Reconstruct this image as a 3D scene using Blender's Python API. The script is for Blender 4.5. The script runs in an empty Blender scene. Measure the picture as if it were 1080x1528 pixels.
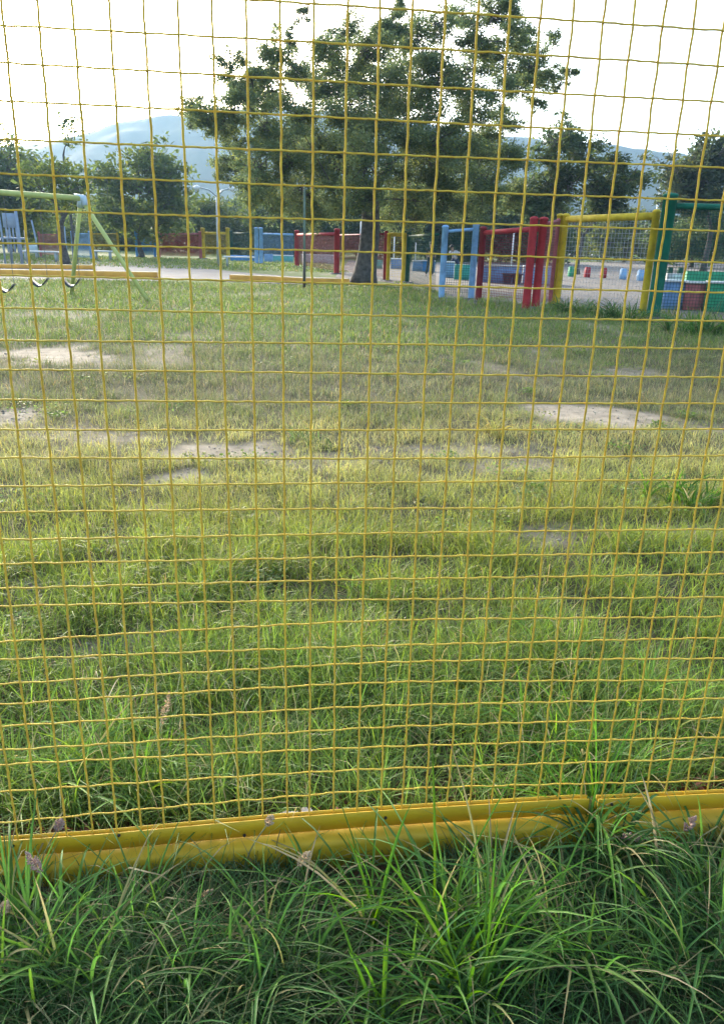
import bpy, math, random
import numpy as np
from mathutils import Vector, Matrix, Quaternion

# ------------------------------------------------------------------ camera
rng = np.random.default_rng(7)
random.seed(7)
S = bpy.context.scene
COL = S.collection
HC = 1.27                                   # eye height
RM = np.array([[0.99327127, -0.02720392, -0.1125706],
               [-0.011812, 0.94315364, -0.33214709],
               [0.11520708, 0.33124184, 0.93648608]])
def _w(v): return np.array([v[0], v[2], -v[1]])
CR, CD, CF = _w(RM[0]), _w(RM[1]), _w(RM[2])
FP = 1152.8
cam_d = bpy.data.cameras.new('camera')
cam = bpy.data.objects.new('camera', cam_d); COL.objects.link(cam)
cam_d.sensor_fit = 'VERTICAL'; cam_d.sensor_height = 24.0
cam_d.lens = 24.0 * FP / 1528.0
cam_d.clip_start = 0.02; cam_d.clip_end = 9000
M3 = Matrix((CR, -CD, -CF)).transposed()
cam.matrix_world = Matrix.Translation((0, 0, HC)) @ M3.to_4x4()
S.camera = cam

def ray(x, y): return CF + CR * (x - 540) / FP + CD * (y - 764) / FP
def at(x, y, z=0.0):
    """place on level z seen in direction (x, y)"""
    v = ray(x, y); t = (z - HC) / v[2]; p = np.array([0, 0, HC]) + t * v
    return p
def P(x, y, Y):
    v = ray(x, y); return np.array([0, 0, HC]) + v * Y / v[1]

# ------------------------------------------------------------------ light
SUN_EL, SUN_AZ = math.radians(13), math.radians(-19)      # azimuth from +Y towards +X
world = bpy.data.worlds.new('World'); S.world = world; world.use_nodes = True
wn = world.node_tree; wn.nodes.clear()
sky = wn.nodes.new('ShaderNodeTexSky'); sky.sky_type = 'NISHITA'; sky.sun_disc = False
sky.sun_elevation = SUN_EL; sky.sun_rotation = SUN_AZ
sky.altitude = 500; sky.air_density = 0.8; sky.dust_density = 5.0; sky.ozone_density = 0.3
bg = wn.nodes.new('ShaderNodeBackground'); bg.inputs[1].default_value = 0.15
wo = wn.nodes.new('ShaderNodeOutputWorld')
wn.links.new(sky.outputs[0], bg.inputs[0]); wn.links.new(bg.outputs[0], wo.inputs[0])
sun_d = bpy.data.lights.new('sun', 'SUN'); sun_d.energy = 2.8; sun_d.angle = math.radians(12)
sun_d.color = (1.0, 0.93, 0.80)
sun = bpy.data.objects.new('sun', sun_d); COL.objects.link(sun)
sdir = Vector((math.sin(SUN_AZ) * math.cos(SUN_EL), math.cos(SUN_AZ) * math.cos(SUN_EL), math.sin(SUN_EL)))
sun.rotation_euler = sdir.to_track_quat('Z', 'Y').to_euler()
S.view_settings.view_transform = 'Standard'; S.view_settings.look = 'None'
S.view_settings.gamma = 1.0; S.view_settings.use_curve_mapping = False
S.view_settings.exposure = 2.4
S.render.engine = 'CYCLES'
try:
    S.cycles.use_denoising = True; S.cycles.max_bounces = 8
    S.cycles.diffuse_bounces = 3; S.cycles.volume_bounces = 1
    S.cycles.transmission_bounces = 4; S.cycles.transparent_max_bounces = 8
except Exception: pass
HAZE_DENSITY = 0.00036

# ------------------------------------------------------------------ helpers
def link(o, parent=None):
    COL.objects.link(o)
    if parent is not None: o.parent = parent
    return o
def tag(o, label=None, cat=None, group=None, kind=None):
    if label: o['label'] = label
    if cat: o['category'] = cat
    if group: o['group'] = group
    if kind: o['kind'] = kind
    return o
def empty(name, loc, label, cat, group=None, rz=0.0):
    o = bpy.data.objects.new(name, None); o.location = tuple(loc); o.rotation_euler = (0, 0, rz)
    o.empty_display_size = 0.2
    link(o); return tag(o, label, cat, group)
def mat(name, col, rough=0.6, noise=0.15, scale=8.0, trans=0.0, attr=False, bump=0.0, metal=0.0, col2=None, spec=0.4, pos='Object'):
    m = bpy.data.materials.new(name); m.use_nodes = True
    nt = m.node_tree; b = nt.nodes['Principled BSDF']; out = nt.nodes['Material Output']
    b.inputs['Roughness'].default_value = rough; b.inputs['Metallic'].default_value = metal
    b.inputs['Specular IOR Level'].default_value = spec
    tc = nt.nodes.new('ShaderNodeTexCoord')
    nz = nt.nodes.new('ShaderNodeTexNoise'); nz.inputs['Scale'].default_value = scale
    nz.inputs['Detail'].default_value = 5.0
    nt.links.new(tc.outputs[pos], nz.inputs['Vector'])
    mx = nt.nodes.new('ShaderNodeMix'); mx.data_type = 'RGBA'
    c2 = col2 if col2 else tuple(max(0.0, c * (1 - 2.2 * noise)) for c in col)
    rp = nt.nodes.new('ShaderNodeMapRange'); rp.inputs[1].default_value = 0.35; rp.inputs[2].default_value = 0.7
    nt.links.new(nz.outputs[0], rp.inputs[0]); nt.links.new(rp.outputs[0], mx.inputs[0])
    mx.inputs[6].default_value = (*col, 1); mx.inputs[7].default_value = (*c2, 1)
    c = mx.outputs[2]
    if attr:
        a = nt.nodes.new('ShaderNodeAttribute'); a.attribute_name = 'tint'
        c = a.outputs['Color']
    nt.links.new(c, b.inputs['Base Color'])
    if bump > 0:
        bp = nt.nodes.new('ShaderNodeBump'); bp.inputs['Strength'].default_value = bump
        bp.inputs['Distance'].default_value = 0.02
        nt.links.new(nz.outputs[0], bp.inputs['Height']); nt.links.new(bp.outputs[0], b.inputs['Normal'])
    if trans > 0:
        tr = nt.nodes.new('ShaderNodeBsdfTranslucent'); ms = nt.nodes.new('ShaderNodeMixShader')
        hs = nt.nodes.new('ShaderNodeHueSaturation'); hs.inputs['Value'].default_value = 1.25
        hs.inputs['Hue'].default_value = 0.485; hs.inputs['Saturation'].default_value = 1.1
        nt.links.new(c, hs.inputs['Color']); nt.links.new(hs.outputs[0], tr.inputs[0])
        ms.inputs[0].default_value = trans
        nt.links.new(b.outputs[0], ms.inputs[1]); nt.links.new(tr.outputs[0], ms.inputs[2])
        nt.links.new(ms.outputs[0], out.inputs[0])
    return m

def mesh_np(name, V, quads=None, tris=None, tint=None, smooth=False):
    me = bpy.data.meshes.new(name)
    V = np.asarray(V, dtype=np.float32).reshape(-1, 3)
    nq = 0 if quads is None else len(quads); ntr = 0 if tris is None else len(tris)
    li = []
    if nq: li.append(np.asarray(quads).reshape(-1))
    if ntr: li.append(np.asarray(tris).reshape(-1))
    li = np.concatenate(li).astype(np.int32)
    me.vertices.add(len(V)); me.vertices.foreach_set('co', V.reshape(-1))
    me.loops.add(len(li)); me.loops.foreach_set('vertex_index', li)
    me.polygons.add(nq + ntr)
    st = np.concatenate([np.arange(nq) * 4, nq * 4 + np.arange(ntr) * 3]).astype(np.int32)
    me.polygons.foreach_set('loop_start', st)
    if smooth: me.polygons.foreach_set('use_smooth', np.ones(nq + ntr, dtype=bool))
    if tint is not None:
        a = me.attributes.new('tint', 'FLOAT_COLOR', 'POINT')
        T = np.ones((len(V), 4), dtype=np.float32); T[:, :3] = tint
        a.data.foreach_set('color', T.reshape(-1))
    me.update(calc_edges=True)
    return me

class MB:
    """collects shapes into one mesh"""
    def __init__(s): s.v = []; s.q = []; s.t = []; s.n = 0
    def add(s, v, q=None, t=None):
        v = np.asarray(v, float).reshape(-1, 3); s.v.append(v)
        if q is not None and len(q): s.q.append(np.asarray(q).reshape(-1, 4) + s.n)
        if t is not None and len(t): s.t.append(np.asarray(t).reshape(-1, 3) + s.n)
        s.n += len(v); return s
    def box(s, c, d, rz=0.0, bev=0.0, taper=1.0):
        x, y, z = d[0] / 2, d[1] / 2, d[2] / 2
        if bev > 0:
            b = min(bev, x * .9, y * .9, z * .9)
            rings = [(-z, x - b, y - b), (-z + b, x, y), (z - b, x * taper, y * taper), (z, (x - b) * taper, (y - b) * taper)]
            v = []
            for zz, xx, yy in rings:
                bb = b * 0.6
                v += [(-xx + bb, -yy, zz), (xx - bb, -yy, zz), (xx, -yy + bb, zz), (xx, yy - bb, zz), (xx - bb, yy, zz), (-xx + bb, yy, zz), (-xx, yy - bb, zz), (-xx, -yy + bb, zz)]
            q = []
            for k in range(3):
                for i in range(8): q.append((k*8+i, k*8+(i+1) % 8, (k+1)*8+(i+1) % 8, (k+1)*8+i))
            q += [(24, 25, 26, 27), (24, 27, 28, 31), (28, 29, 30, 31), (3, 2, 1, 0), (7, 4, 3, 0), (7, 6, 5, 4)]
        else:
            v = [(-x, -y, -z), (x, -y, -z), (x, y, -z), (-x, y, -z), (-x*taper, -y*taper, z), (x*taper, -y*taper, z), (x*taper, y*taper, z), (-x*taper, y*taper, z)]
            q = [(3, 2, 1, 0), (4, 5, 6, 7), (0, 1, 5, 4), (1, 2, 6, 5), (2, 3, 7, 6), (3, 0, 4, 7)]
        v = np.array(v); c_, s_ = math.cos(rz), math.sin(rz)
        v = np.stack([v[:, 0] * c_ - v[:, 1] * s_, v[:, 0] * s_ + v[:, 1] * c_, v[:, 2]], 1) + np.asarray(c, float)
        return s.add(v, q)
    def tube(s, pts, r, n=8, cap=True):
        pts = np.asarray(pts, float); m = len(pts)
        r = np.ones(m) * r if np.isscalar(r) else np.asarray(r, float)
        t = np.gradient(pts, axis=0); t /= (np.linalg.norm(t, axis=1, keepdims=True) + 1e-12)
        up = np.array([0.0, 0.0, 1.0]) if abs(t[:, 2]).mean() < 0.8 else np.array([0.0, 1.0, 0.0])
        a = np.cross(t, up); a /= (np.linalg.norm(a, axis=1, keepdims=True) + 1e-12)
        b = np.cross(t, a)
        th = np.arange(n) * 2 * np.pi / n
        v = pts[:, None, :] + r[:, None, None] * (np.cos(th)[None, :, None] * a[:, None, :] + np.sin(th)[None, :, None] * b[:, None, :])
        v = v.reshape(-1, 3)
        i = np.arange(m - 1)[:, None] * n; k = np.arange(n)[None, :]; k2 = (k + 1) % n
        q = np.stack([i + k, i + k2, i + n + k2, i + n + k], -1).reshape(-1, 4)
        tr = []
        if cap:
            v = np.concatenate([v, pts[:1], pts[-1:]]); c0, c1 = m * n, m * n + 1
            for kk in range(n):
                tr.append((c0, (kk + 1) % n, kk)); tr.append((c1, (m-1)*n + kk, (m-1)*n + (kk+1) % n))
        return s.add(v, q, tr if tr else None)
    def ball(s, c, r, n=10, m=6):
        r = np.ones(3) * r if np.isscalar(r) else np.asarray(r, float)
        v = []; q = []; t = []
        for j in range(1, m):
            ph = math.pi * j / m
            for i in range(n):
                th = 2*math.pi*i/n; v.append((math.sin(ph)*math.cos(th), math.sin(ph)*math.sin(th), math.cos(ph)))
        for j in range(m-2):
            for i in range(n): q.append((j*n+i, (j+1)*n+i, (j+1)*n+(i+1) % n, j*n+(i+1) % n))
        v.append((0, 0, 1)); v.append((0, 0, -1)); a = (m-1)*n
        for i in range(n):
            t.append((a, i, (i+1) % n)); t.append((a+1, (m-2)*n+(i+1) % n, (m-2)*n+i))
        return s.add(np.array(v)*r + np.asarray(c, float), q, t)
    def lathe(s, c, prof, n=16):
        """prof: list of (radius, z)"""
        v = []; q = []
        for r_, z_ in prof:
            for i in range(n):
                th = 2*math.pi*i/n; v.append((r_*math.cos(th), r_*math.sin(th), z_))
        for j in range(len(prof)-1):
            for i in range(n): q.append((j*n+i, j*n+(i+1) % n, (j+1)*n+(i+1) % n, (j+1)*n+i))
        return s.add(np.array(v) + np.asarray(c, float), q)
    def mesh(s, name, smooth=False, tint=None):
        return mesh_np(name, np.concatenate(s.v), np.concatenate(s.q) if s.q else None, np.concatenate(s.t) if s.t else None, tint, smooth)
    def build(s, name, m, parent=None, smooth=False, tint=None):
        me = s.mesh(name, smooth, tint); me.materials.append(m)
        return link(bpy.data.objects.new(name, me), parent)

def vnoise(x, y, seed=0):
    r = np.random.default_rng(seed).random((64, 64))
    xi = np.floor(x).astype(int); yi = np.floor(y).astype(int); fx = x - xi; fy = y - yi
    fx = fx*fx*(3-2*fx); fy = fy*fy*(3-2*fy)
    a = r[xi % 64, yi % 64]; b = r[(xi+1) % 64, yi % 64]; c = r[xi % 64, (yi+1) % 64]; d = r[(xi+1) % 64, (yi+1) % 64]
    return (a*(1-fx)+b*fx)*(1-fy) + (c*(1-fx)+d*fx)*fy
def fbm(x, y, seed=0, octv=3):
    s_ = 0; a = .5; t = 0
    for k in range(octv):
        s_ = s_ + a*vnoise(x*2**k+17*k, y*2**k+31*k, seed+k); t += a; a *= .55
    return s_/t
def gz(x, y):
    """gentle unevenness of the field"""
    x = np.asarray(x, float); y = np.asarray(y, float)
    near = np.clip((y - 1.5) / 2.0, 0, 1) * np.clip((30 - y)/10, 0, 1)
    return near * (0.035*(fbm(x*0.45, y*0.45, 5)-.5) + 0.02*(fbm(x*2.1, y*2.1, 9)-.5))

# bare earth patches: (px x, px y, half width px, half height px, strength)
BARE = [(60, 528, 95, 13, 1.0), (15, 622, 40, 13, 1.0), (885, 618, 85, 15, 1.1), (265, 712, 58, 14, 1.0), (320, 676, 95, 12, .85),
        (690, 672, 120, 12, .55), (760, 696, 90, 12, .6), (1030, 795, 50, 16, .7), (820, 800, 60, 12, .5), (150, 655, 90, 10, .5), (470, 690, 100, 10, .5),
        (935, 556, 45, 5, .6), (1040, 636, 60, 8, .4), (90, 470, 60, 6, .5), (240, 760, 40, 8, .4), (660, 930, 30, 8, .3), (40, 880, 30, 12, .4), (180, 960, 60, 10, .45)]
BW = []
for (a, b, ha, hb, st) in BARE:
    c = at(a, b); rx = (at(a+ha, b)-at(a-ha, b))[0]/2; ry = (at(a, b-hb)-at(a, b+hb))[1]/2
    BW.append((c[0], c[1], abs(rx), abs(ry), st))
def bare(x, y):
    n = fbm(x*2.3, y*1.3, 21, 3) - .5 + .6*(fbm(x*9, y*5, 23, 2)-.5)
    m = np.zeros_like(x)
    for cx, cy, rx, ry, st in BW:
        d = np.sqrt(((x-cx)/rx)**2 + ((y-cy)/ry)**2) + n*1.5
        m = np.maximum(m, st*np.clip((1.3-d)*1.8, 0, 1))
    m = np.maximum(m, np.clip((fbm(x*.9+3, y*.6, 33)-.66)*5, 0, .5) * (y > 4))
    return np.clip(m, 0, 1)

# ------------------------------------------------------------------ materials
M = {}
M['grass'] = mat('grass_blade', (.06, .1, .02), .55, attr=True, trans=.5, spec=.25)
M['leaf'] = mat('leaf', (.05, .09, .02), .6, attr=True, trans=.58, spec=.2)
M['bark'] = mat('bark', (.115, .10, .088), .9, .3, 9, bump=.8)
M['wire'] = mat('yellow_wire_paint', (.64, .46, .07), .7, .1, 90, col2=(.52, .31, .04), spec=.15)
M['wire_upright'] = mat('worn_yellow_wire', (.64, .44, .055), .75, .1, 70, col2=(.50, .29, .04), spec=.12)
M['rail'] = mat('yellow_rail_paint', (.62, .385, .012), .6, .1, 11, col2=(.54, .33, .016), bump=.08)
M['kerbpaint'] = mat('yellow_kerb_paint', (.60, .375, .013), .6, .1, 6, col2=(.49, .31, .02), bump=.15)
M['hole'] = mat('dark_bolt', (.03, .02, .015), .7)
M['kerb_orange'] = mat('orange_kerb_paint', (.82, .40, .06), .8, .12, 3, bump=.1)
M['cream'] = mat('sunlit_cream_top', (.80, .66, .42), .85, .12, 2)  # light on the orange kerb tops, put into a paler colour
M['path'] = mat('concrete_path', (.155, .155, .155), .9, .12, 1.3)
M['gravel'] = mat('gravel', (.135, .12, .108), .95, .14, .8, col2=(.105, .095, .085))
M['white'] = mat('white_paint', (.75, .75, .72), .6, .06)
M['grey'] = mat('grey_metal', (.42, .46, .47), .45, .1, metal=.3)
M['greenpole'] = mat('grey_green_paint', (.20, .29, .26), .5, .1)
M['brownpole'] = mat('brown_paint', (.09, .075, .06), .6, .1)
M['swinggreen'] = mat('pale_green_paint', (.50, .53, .16), .6, .08)
M['swingjoint'] = mat('pale_blue_joint', (.5, .6, .65), .5, .05)
M['seat'] = mat('grey_rubber', (.035, .04, .045), .4, .1)
M['chain'] = mat('chain_steel', (.16, .16, .15), .5, metal=.6)
def paint(n, c, r=.72): return mat(n + '_paint', c, r, .16, 6, bump=.08, spec=.2)
PC = {'red': (.42, .02, .025), 'maroon': (.22, .018, .022), 'yellow': (.62, .43, .03), 'green': (.012, .14, .085), 'dark_green': (.012, .075, .045),
      'blue': (.07, .27, .60), 'light_blue': (.22, .42, .66), 'teal': (.05, .42, .33), 'mid_green': (.03, .33, .15), 'brick_red': (.42, .11, .11), 'orange': (.6, .16, .03), 'wall_blue': (.16, .30, .52), 'pale': (.55, .56, .55)}
for k_, c_ in PC.items():
    c_ = c_ if k_ in ('yellow', 'green', 'dark_green', 'blue') else tuple(.92*a+.08*(sum(c_)/3+.06) for a in c_); M[k_] = paint(k_, c_)

# ------------------------------------------------------------------ ground
def grid_mesh(name, xs, ys, zf, mt, tintf=None):
    X, Y = np.meshgrid(xs, ys); Z = zf(X, Y)
    V = np.stack([X, Y, Z], -1).reshape(-1, 3); nx = len(xs); ny = len(ys)
    i = (np.arange(ny-1)[:, None]*nx + np.arange(nx-1)[None, :]).reshape(-1)
    q = np.stack([i, i+1, i+nx+1, i+nx], 1)
    me = mesh_np(name, V, q, None, tintf(V[:, 0], V[:, 1]) if tintf else None, True); me.materials.append(mt)
    return link(bpy.data.objects.new(name, me))
def ground_tint(x, y):
    soil = np.array([.07, .068, .035]); pale = np.array([.35, .295, .22]); grn = np.array([.115, .165, .05])
    b = bare(x, y)[:, None]; n = fbm(x*3, y*3, 3)[:, None]
    far = np.clip((y-9)/12, 0, 1)[:, None]
    c = soil*(.7+.6*n)*(1-far) + grn*(.75+.5*n)*far
    out = np.clip((np.abs(y-1.4) < .12)*1.0, 0, 1)[:, None]
    c = c*(1-out) + np.array([.09, .045, .028])*(.5+n)*out
    return c*(1-b) + pale*(.78+.4*n)*b
gm = bpy.data.materials.new('field_soil'); gm.use_nodes = True
nt = gm.node_tree; b_ = nt.nodes['Principled BSDF']; b_.inputs['Roughness'].default_value = .95; b_.inputs['Specular IOR Level'].default_value = .1
a_ = nt.nodes.new('ShaderNodeAttribute'); a_.attribute_name = 'tint'
tc_ = nt.nodes.new('ShaderNodeTexCoord'); nz_ = nt.nodes.new('ShaderNodeTexNoise'); nz_.inputs['Scale'].default_value = 7; nz_.inputs['Detail'].default_value = 8; nz_.inputs['Roughness'].default_value = .7
mr_ = nt.nodes.new('ShaderNodeMapRange'); mr_.inputs[1].default_value = .3; mr_.inputs[2].default_value = .7; mr_.inputs[3].default_value = .55; mr_.inputs[4].default_value = 1.3
mm_ = nt.nodes.new('ShaderNodeMix'); mm_.data_type = 'RGBA'; mm_.blend_type = 'MULTIPLY'; mm_.inputs[0].default_value = 1
nt.links.new(tc_.outputs['Object'], nz_.inputs['Vector']); nt.links.new(nz_.outputs[0], mr_.inputs[0])
nt.links.new(a_.outputs['Color'], mm_.inputs[6]); nt.links.new(mr_.outputs[0], mm_.inputs[7]); nt.links.new(mm_.outputs[2], b_.inputs['Base Color'])
bp_ = nt.nodes.new('ShaderNodeBump'); bp_.inputs['Strength'].default_value = .7; bp_.inputs['Distance'].default_value = .02
nt.links.new(nz_.outputs[0], bp_.inputs['Height']); nt.links.new(bp_.outputs[0], b_.inputs['Normal'])
def sp(a, b, n): return np.linspace(a, b, n)
xs = np.unique(np.concatenate([sp(-6000, -200, 8), sp(-200, -20, 14), sp(-20, -6, 30), sp(-6, 14, 170), sp(14, 40, 40), sp(40, 200, 12), sp(200, 6000, 8)]))
ys = np.unique(np.concatenate([sp(-300, -4, 8), sp(-4, 1, 10), sp(1, 9, 110), sp(9, 22, 60), sp(22, 60, 30), sp(60, 300, 14), sp(300, 6000, 10)]))
g = grid_mesh('ground', xs, ys, gz, gm, ground_tint); tag(g, kind='structure')

def flat(name, px, z, m_):
    pts = [at(a, b) for a, b in px]
    V = [(p[0], p[1], z) for p in pts]
    me = bpy.data.meshes.new(name); me.from_pydata(V, [], [tuple(range(len(V)))]); me.update(); me.materials.append(m_)
    # thin slab edge so that it reads as a sheet lying on the soil
    return tag(link(bpy.data.objects.new(name, me)), kind='structure')
flat('path', [(-60, 408), (100, 409), (232, 415), (345, 421), (450, 425), (560, 423), (560, 417), (440, 413), (350, 406), (280, 397), (190, 392), (60, 388), (-60, 387)], .012, M['path'])
flat('gravel_court', [(500, 414), (575, 421), (612, 427), (650, 450), (712, 454), (800, 462), (836, 460), (968, 478), (1300, 505), (1300, 392), (1000, 388), (850, 392), (640, 391), (520, 389)], .008, M['gravel'])
flat('road', [(820, 379.5), (1300, 392), (1300, 388), (820, 377.6)], .016, M['path'])

# ------------------------------------------------------------------ near mesh fence
FY = 26.865*.05; FX = 3.4287*.05
rows = list(range(-12, 30))
def rowz(j): return HC - (j-6.627)*.05
WARP = {14: (0, -.003, 0), 16: (0, 0, -.006), 17: (-.001, .002, -.004), 18: (.001, .004, -.003), 19: (.003, .008, 0), 20: (.018, .012, 0), 21: (-.009, .016, .004), 22: (.007, .011, .003),
        23: (.006, .022, .001), 24: (.006, .027, .003), 25: (.007, .026, .005), 26: (.008, .024, .001), 27: (.022, .022, .006), 28: (.005, .017, .004), 29: (-.017, .011, -.012)}
fence = empty('mesh_fence', (0, FY, 0), 'yellow crimped wire mesh fence of square openings standing between the camera and the field', 'fence')
XA, XB = -1.15, 1.75
def build_wire(pts, r, n=6): return MB().tube(pts, r, n)
# horizontal wires
ncell = int(round((XB-XA)/.05))
for j in rows:
    z0 = rowz(j); sgn = 1 if j % 2 == 0 else -1
    xx = np.arange(ncell*6+1)/6*.05 + XA; u = (xx-FX)/.05
    w3 = WARP.get(j, (0, 0, 0)); ph = rng.random()*6
    dz = np.interp(xx, [-1.15, -.6, -.22, .21, .6, 1.03, 1.75], [w3[0]*.6, w3[0], w3[0]*.45+w3[1]*.55, w3[1], w3[1]*.55+w3[2]*.45, w3[2], w3[2]*.5])
    k = np.ones(5)/5; kk = np.ones(31)/31; dz = np.convolve(np.pad(dz, 15, mode='edge'), kk, 'valid')
    amp = .0012 if j < 16 else .0016
    dz = dz + .0012*np.sin(xx*3.1+ph) + amp*.32*np.sin(u*2*np.pi*1.5+ph) + (.0001)*rng.standard_normal(len(xx))
    yy = sgn*.0017*np.cos(np.pi*u) + (.004*np.sin(xx*2.3+ph*2) if j > 18 else 0)
    build_wire(np.stack([xx, yy, z0+dz], 1), .00165).build('wire', M['wire'], fence, True)
# vertical wires
i0, i1 = int(math.floor((XA-FX)/.05)), int(math.floor((XB-FX)/.05))
ztop = rowz(-12)+.02; zbot = .085
for i in range(i0+1, i1+1):
    x0 = FX+i*.05; sgn = -1 if i % 2 == 0 else 1
    zz = np.linspace(zbot, ztop, 250); u = (rowz(0)-zz)/.05; ph = rng.random()*6
    rail_dip = 0
    low = np.clip((.7-zz)/.6, 0, 1)
    dx = .0005*np.sin(u*2*np.pi*.5+i*3.1) + .00035*np.sin(u*2*np.pi*1.5+ph) + .0012*np.sin(zz*2.2+ph) + low*.003*np.sin(zz*5+ph*2)*rng.random()
    yy = sgn*.0017*np.cos(np.pi*u)
    build_wire(np.stack([x0+dx, yy, zz], 1), .0020, 5).build('wire', M['wire_upright'], fence, True)
# bottom flat rails (two sheets), with a gap where the tussock grows
def rail_top(x): return np.interp(x, [-1.2, -.56, -.36, -.02, .21, .66, .72, 1.01, 1.8], [.085, .094, .096, .111, .116, .118, .113, .110, .104])
def profile_strip(xa, xb, prof, wob=0.0, seed=0, n=60):
    """prof: list of (y, z offset from rail top)"""
    x = np.linspace(xa, xb, n); zt = rail_top(x); V = []
    r_ = np.random.default_rng(seed); o = np.convolve(r_.standard_normal(n+8), np.ones(9)/9, 'valid')*wob
    for k in range(n):
        for (py, pz) in prof: V.append((x[k], py+o[k]*.6, zt[k]+pz+o[k]*.3))
    m = len(prof); q = []
    for k in range(n-1):
        for a in range(m):
            b = (a+1) % m; q.append((k*m+a, (k+1)*m+a, (k+1)*m+b, k*m+b))
    mb = MB(); tr = []
    for a in range(1, m-1): tr.append((0, a, a+1)); tr.append(((n-1)*m, (n-1)*m+a+1, (n-1)*m+a))
    mb.add(V, q, tr); return mb
railp = [(-.0075, -.040), (-.0078, -.0012), (-.0066, 0), (-.0046, -.0006), (-.0046, -.040)]
backp = [(.0046, -.036), (.0046, .0008), (.006, .0012), (.0078, 0), (.0078, -.036)]
for (a, b, sd) in ((XA, .690, 1), (.712, XB, 2)):
    rl = profile_strip(a, b, railp, .0006, sd).build('bottom_rail', M['rail'], fence)
    profile_strip(a, b, backp, .0006, sd).build('back_rail', M['rail'], fence)
for px, py in ((178, 1246), (575, 1220), (365, 1246), (912, 1200), (20, 1262)):
    p = P(px, py, FY-.008); mb = MB()
    mb.tube([(p[0], -.0125, p[2]), (p[0], -.0105, p[2]), (p[0], -.0078, p[2])], [.0018, .0034, .0036], 8)
    mb.build('bolt', M['hole'], fence)
# painted kerb under the rail: rounded nose
def kerb(name, a, b, label, sd):
    e = empty(name, (a, FY, 0), label, 'kerb', 'yellow kerbs under the fence')
    prof = [(.05, -.16), (.05, -.046), (-.006, -.0435), (-.030, -.046), (-.0355, -.050), (-.038, -.057), (-.0385, -.075), (-.036, -.16)]
    mb = profile_strip(a, b, prof, .0032, sd, 90)
    vv = np.concatenate(mb.v); vv[:, 0] -= a; mb.v = [vv]
    mb.build('kerb_body', M['kerbpaint'], e, True)
    return e
kerb('painted_kerb', XA, .696, 'long yellow painted kerb under the fence, left of the grass filled gap', 3)
kerb('painted_kerb', .716, XB, 'short yellow painted kerb under the fence at right, beyond the grass filled gap', 4)

# ------------------------------------------------------------------ grass
def blades(bx, by, bz, h, w, ang, lean, seg, col, tipcol=None, droop=0.0, twist=None, fold=False):
    N = len(bx); t = (np.arange(seg+1)/seg)[None, :]
    h = h[:, None]; lean = lean[:, None]; dr = (np.ones(N)*droop if np.isscalar(droop) else droop)[:, None]
    z = bz[:, None] + h*(t*(1-.35*lean*t) - dr*t**3)
    hor = h*(lean*(.25*t+.75*t**1.8) + dr*.6*t**2)
    dx, dy = np.cos(ang)[:, None], np.sin(ang)[:, None]
    cx = bx[:, None] + dx*hor; cy = by[:, None] + dy*hor
    tw = ang + np.pi/2 + (twist if twist is not None else 0)
    wx, wy = np.cos(tw)[:, None], np.sin(tw)[:, None]
    prof = (0.55+.75*t)*(1-t**2.2)
    ww = w[:, None]*.5*prof
    L = np.stack([cx-wx*ww, cy-wy*ww, z], -1); Rr = np.stack([cx+wx*ww, cy+wy*ww, z], -1)
    nv = 2*seg+1 if not fold else 3*seg+1
    V = np.empty((N, nv, 3), np.float32)
    tc = np.empty((N, nv, 3), np.float32)
    if tipcol is None: tipcol = col*1.12
    colt = col[:, None, :]*(1-t[..., None]) + tipcol[:, None, :]*t[..., None]
    if not fold:
        V[:, 0:2*seg:2] = L[:, :seg]; V[:, 1:2*seg:2] = Rr[:, :seg]; V[:, 2*seg] = L[:, seg]
        tc[:, 0:2*seg:2] = colt[:, :seg]; tc[:, 1:2*seg:2] = colt[:, :seg]; tc[:, 2*seg] = colt[:, seg]
        q = np.array([[2*k, 2*k+1, 2*k+3, 2*k+2] for k in range(seg-1)]).reshape(-1, 4); tr = np.array([[2*seg-2, 2*seg-1, 2*seg]])
    else:
        C = np.stack([cx, cy, z], -1); C[..., 2] -= ww*.55; C[..., 0] += dx*ww*.3; C[..., 1] += dy*ww*.3
        for k, A in enumerate((L, C, Rr)): V[:, k:3*seg:3] = A[:, :seg]; tc[:, k:3*seg:3] = colt[:, :seg]*(1.25 if k == 1 else 1)
        V[:, 3*seg] = L[:, seg]; tc[:, 3*seg] = colt[:, seg]
        q = np.array([[3*k+a, 3*k+a+1, 3*k+a+4, 3*k+a+3] for k in range(seg-1) for a in (0, 1)]).reshape(-1, 4)
        tr = np.array([[3*seg-3, 3*seg-2, 3*seg], [3*seg-2, 3*seg-1, 3*seg]])
    off = (np.arange(N)*nv)[:, None, None]
    Q = (q[None]+off).reshape(-1, 4) if len(q) else np.zeros((0, 4), int)
    return V.reshape(-1, 3), Q, (tr[None]+off).reshape(-1, 3), tc.reshape(-1, 3)
class GB:
    def __init__(s): s.V = []; s.Q = []; s.T = []; s.C = []; s.n = 0
    def add(s, r):
        V, Q, T, C = r; s.V.append(V); s.Q.append(Q+s.n); s.T.append(T+s.n); s.C.append(C); s.n += len(V)
    def build(s, name, m_, parent=None, shift=None):
        V = np.concatenate(s.V)
        if shift is not None: V = V - np.asarray(shift, np.float32)
        Q = np.concatenate(s.Q); me = mesh_np(name, V, Q if len(Q) else None, np.concatenate(s.T), np.concatenate(s.C), True); me.materials.append(m_)
        return link(bpy.data.objects.new(name, me), parent)

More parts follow.
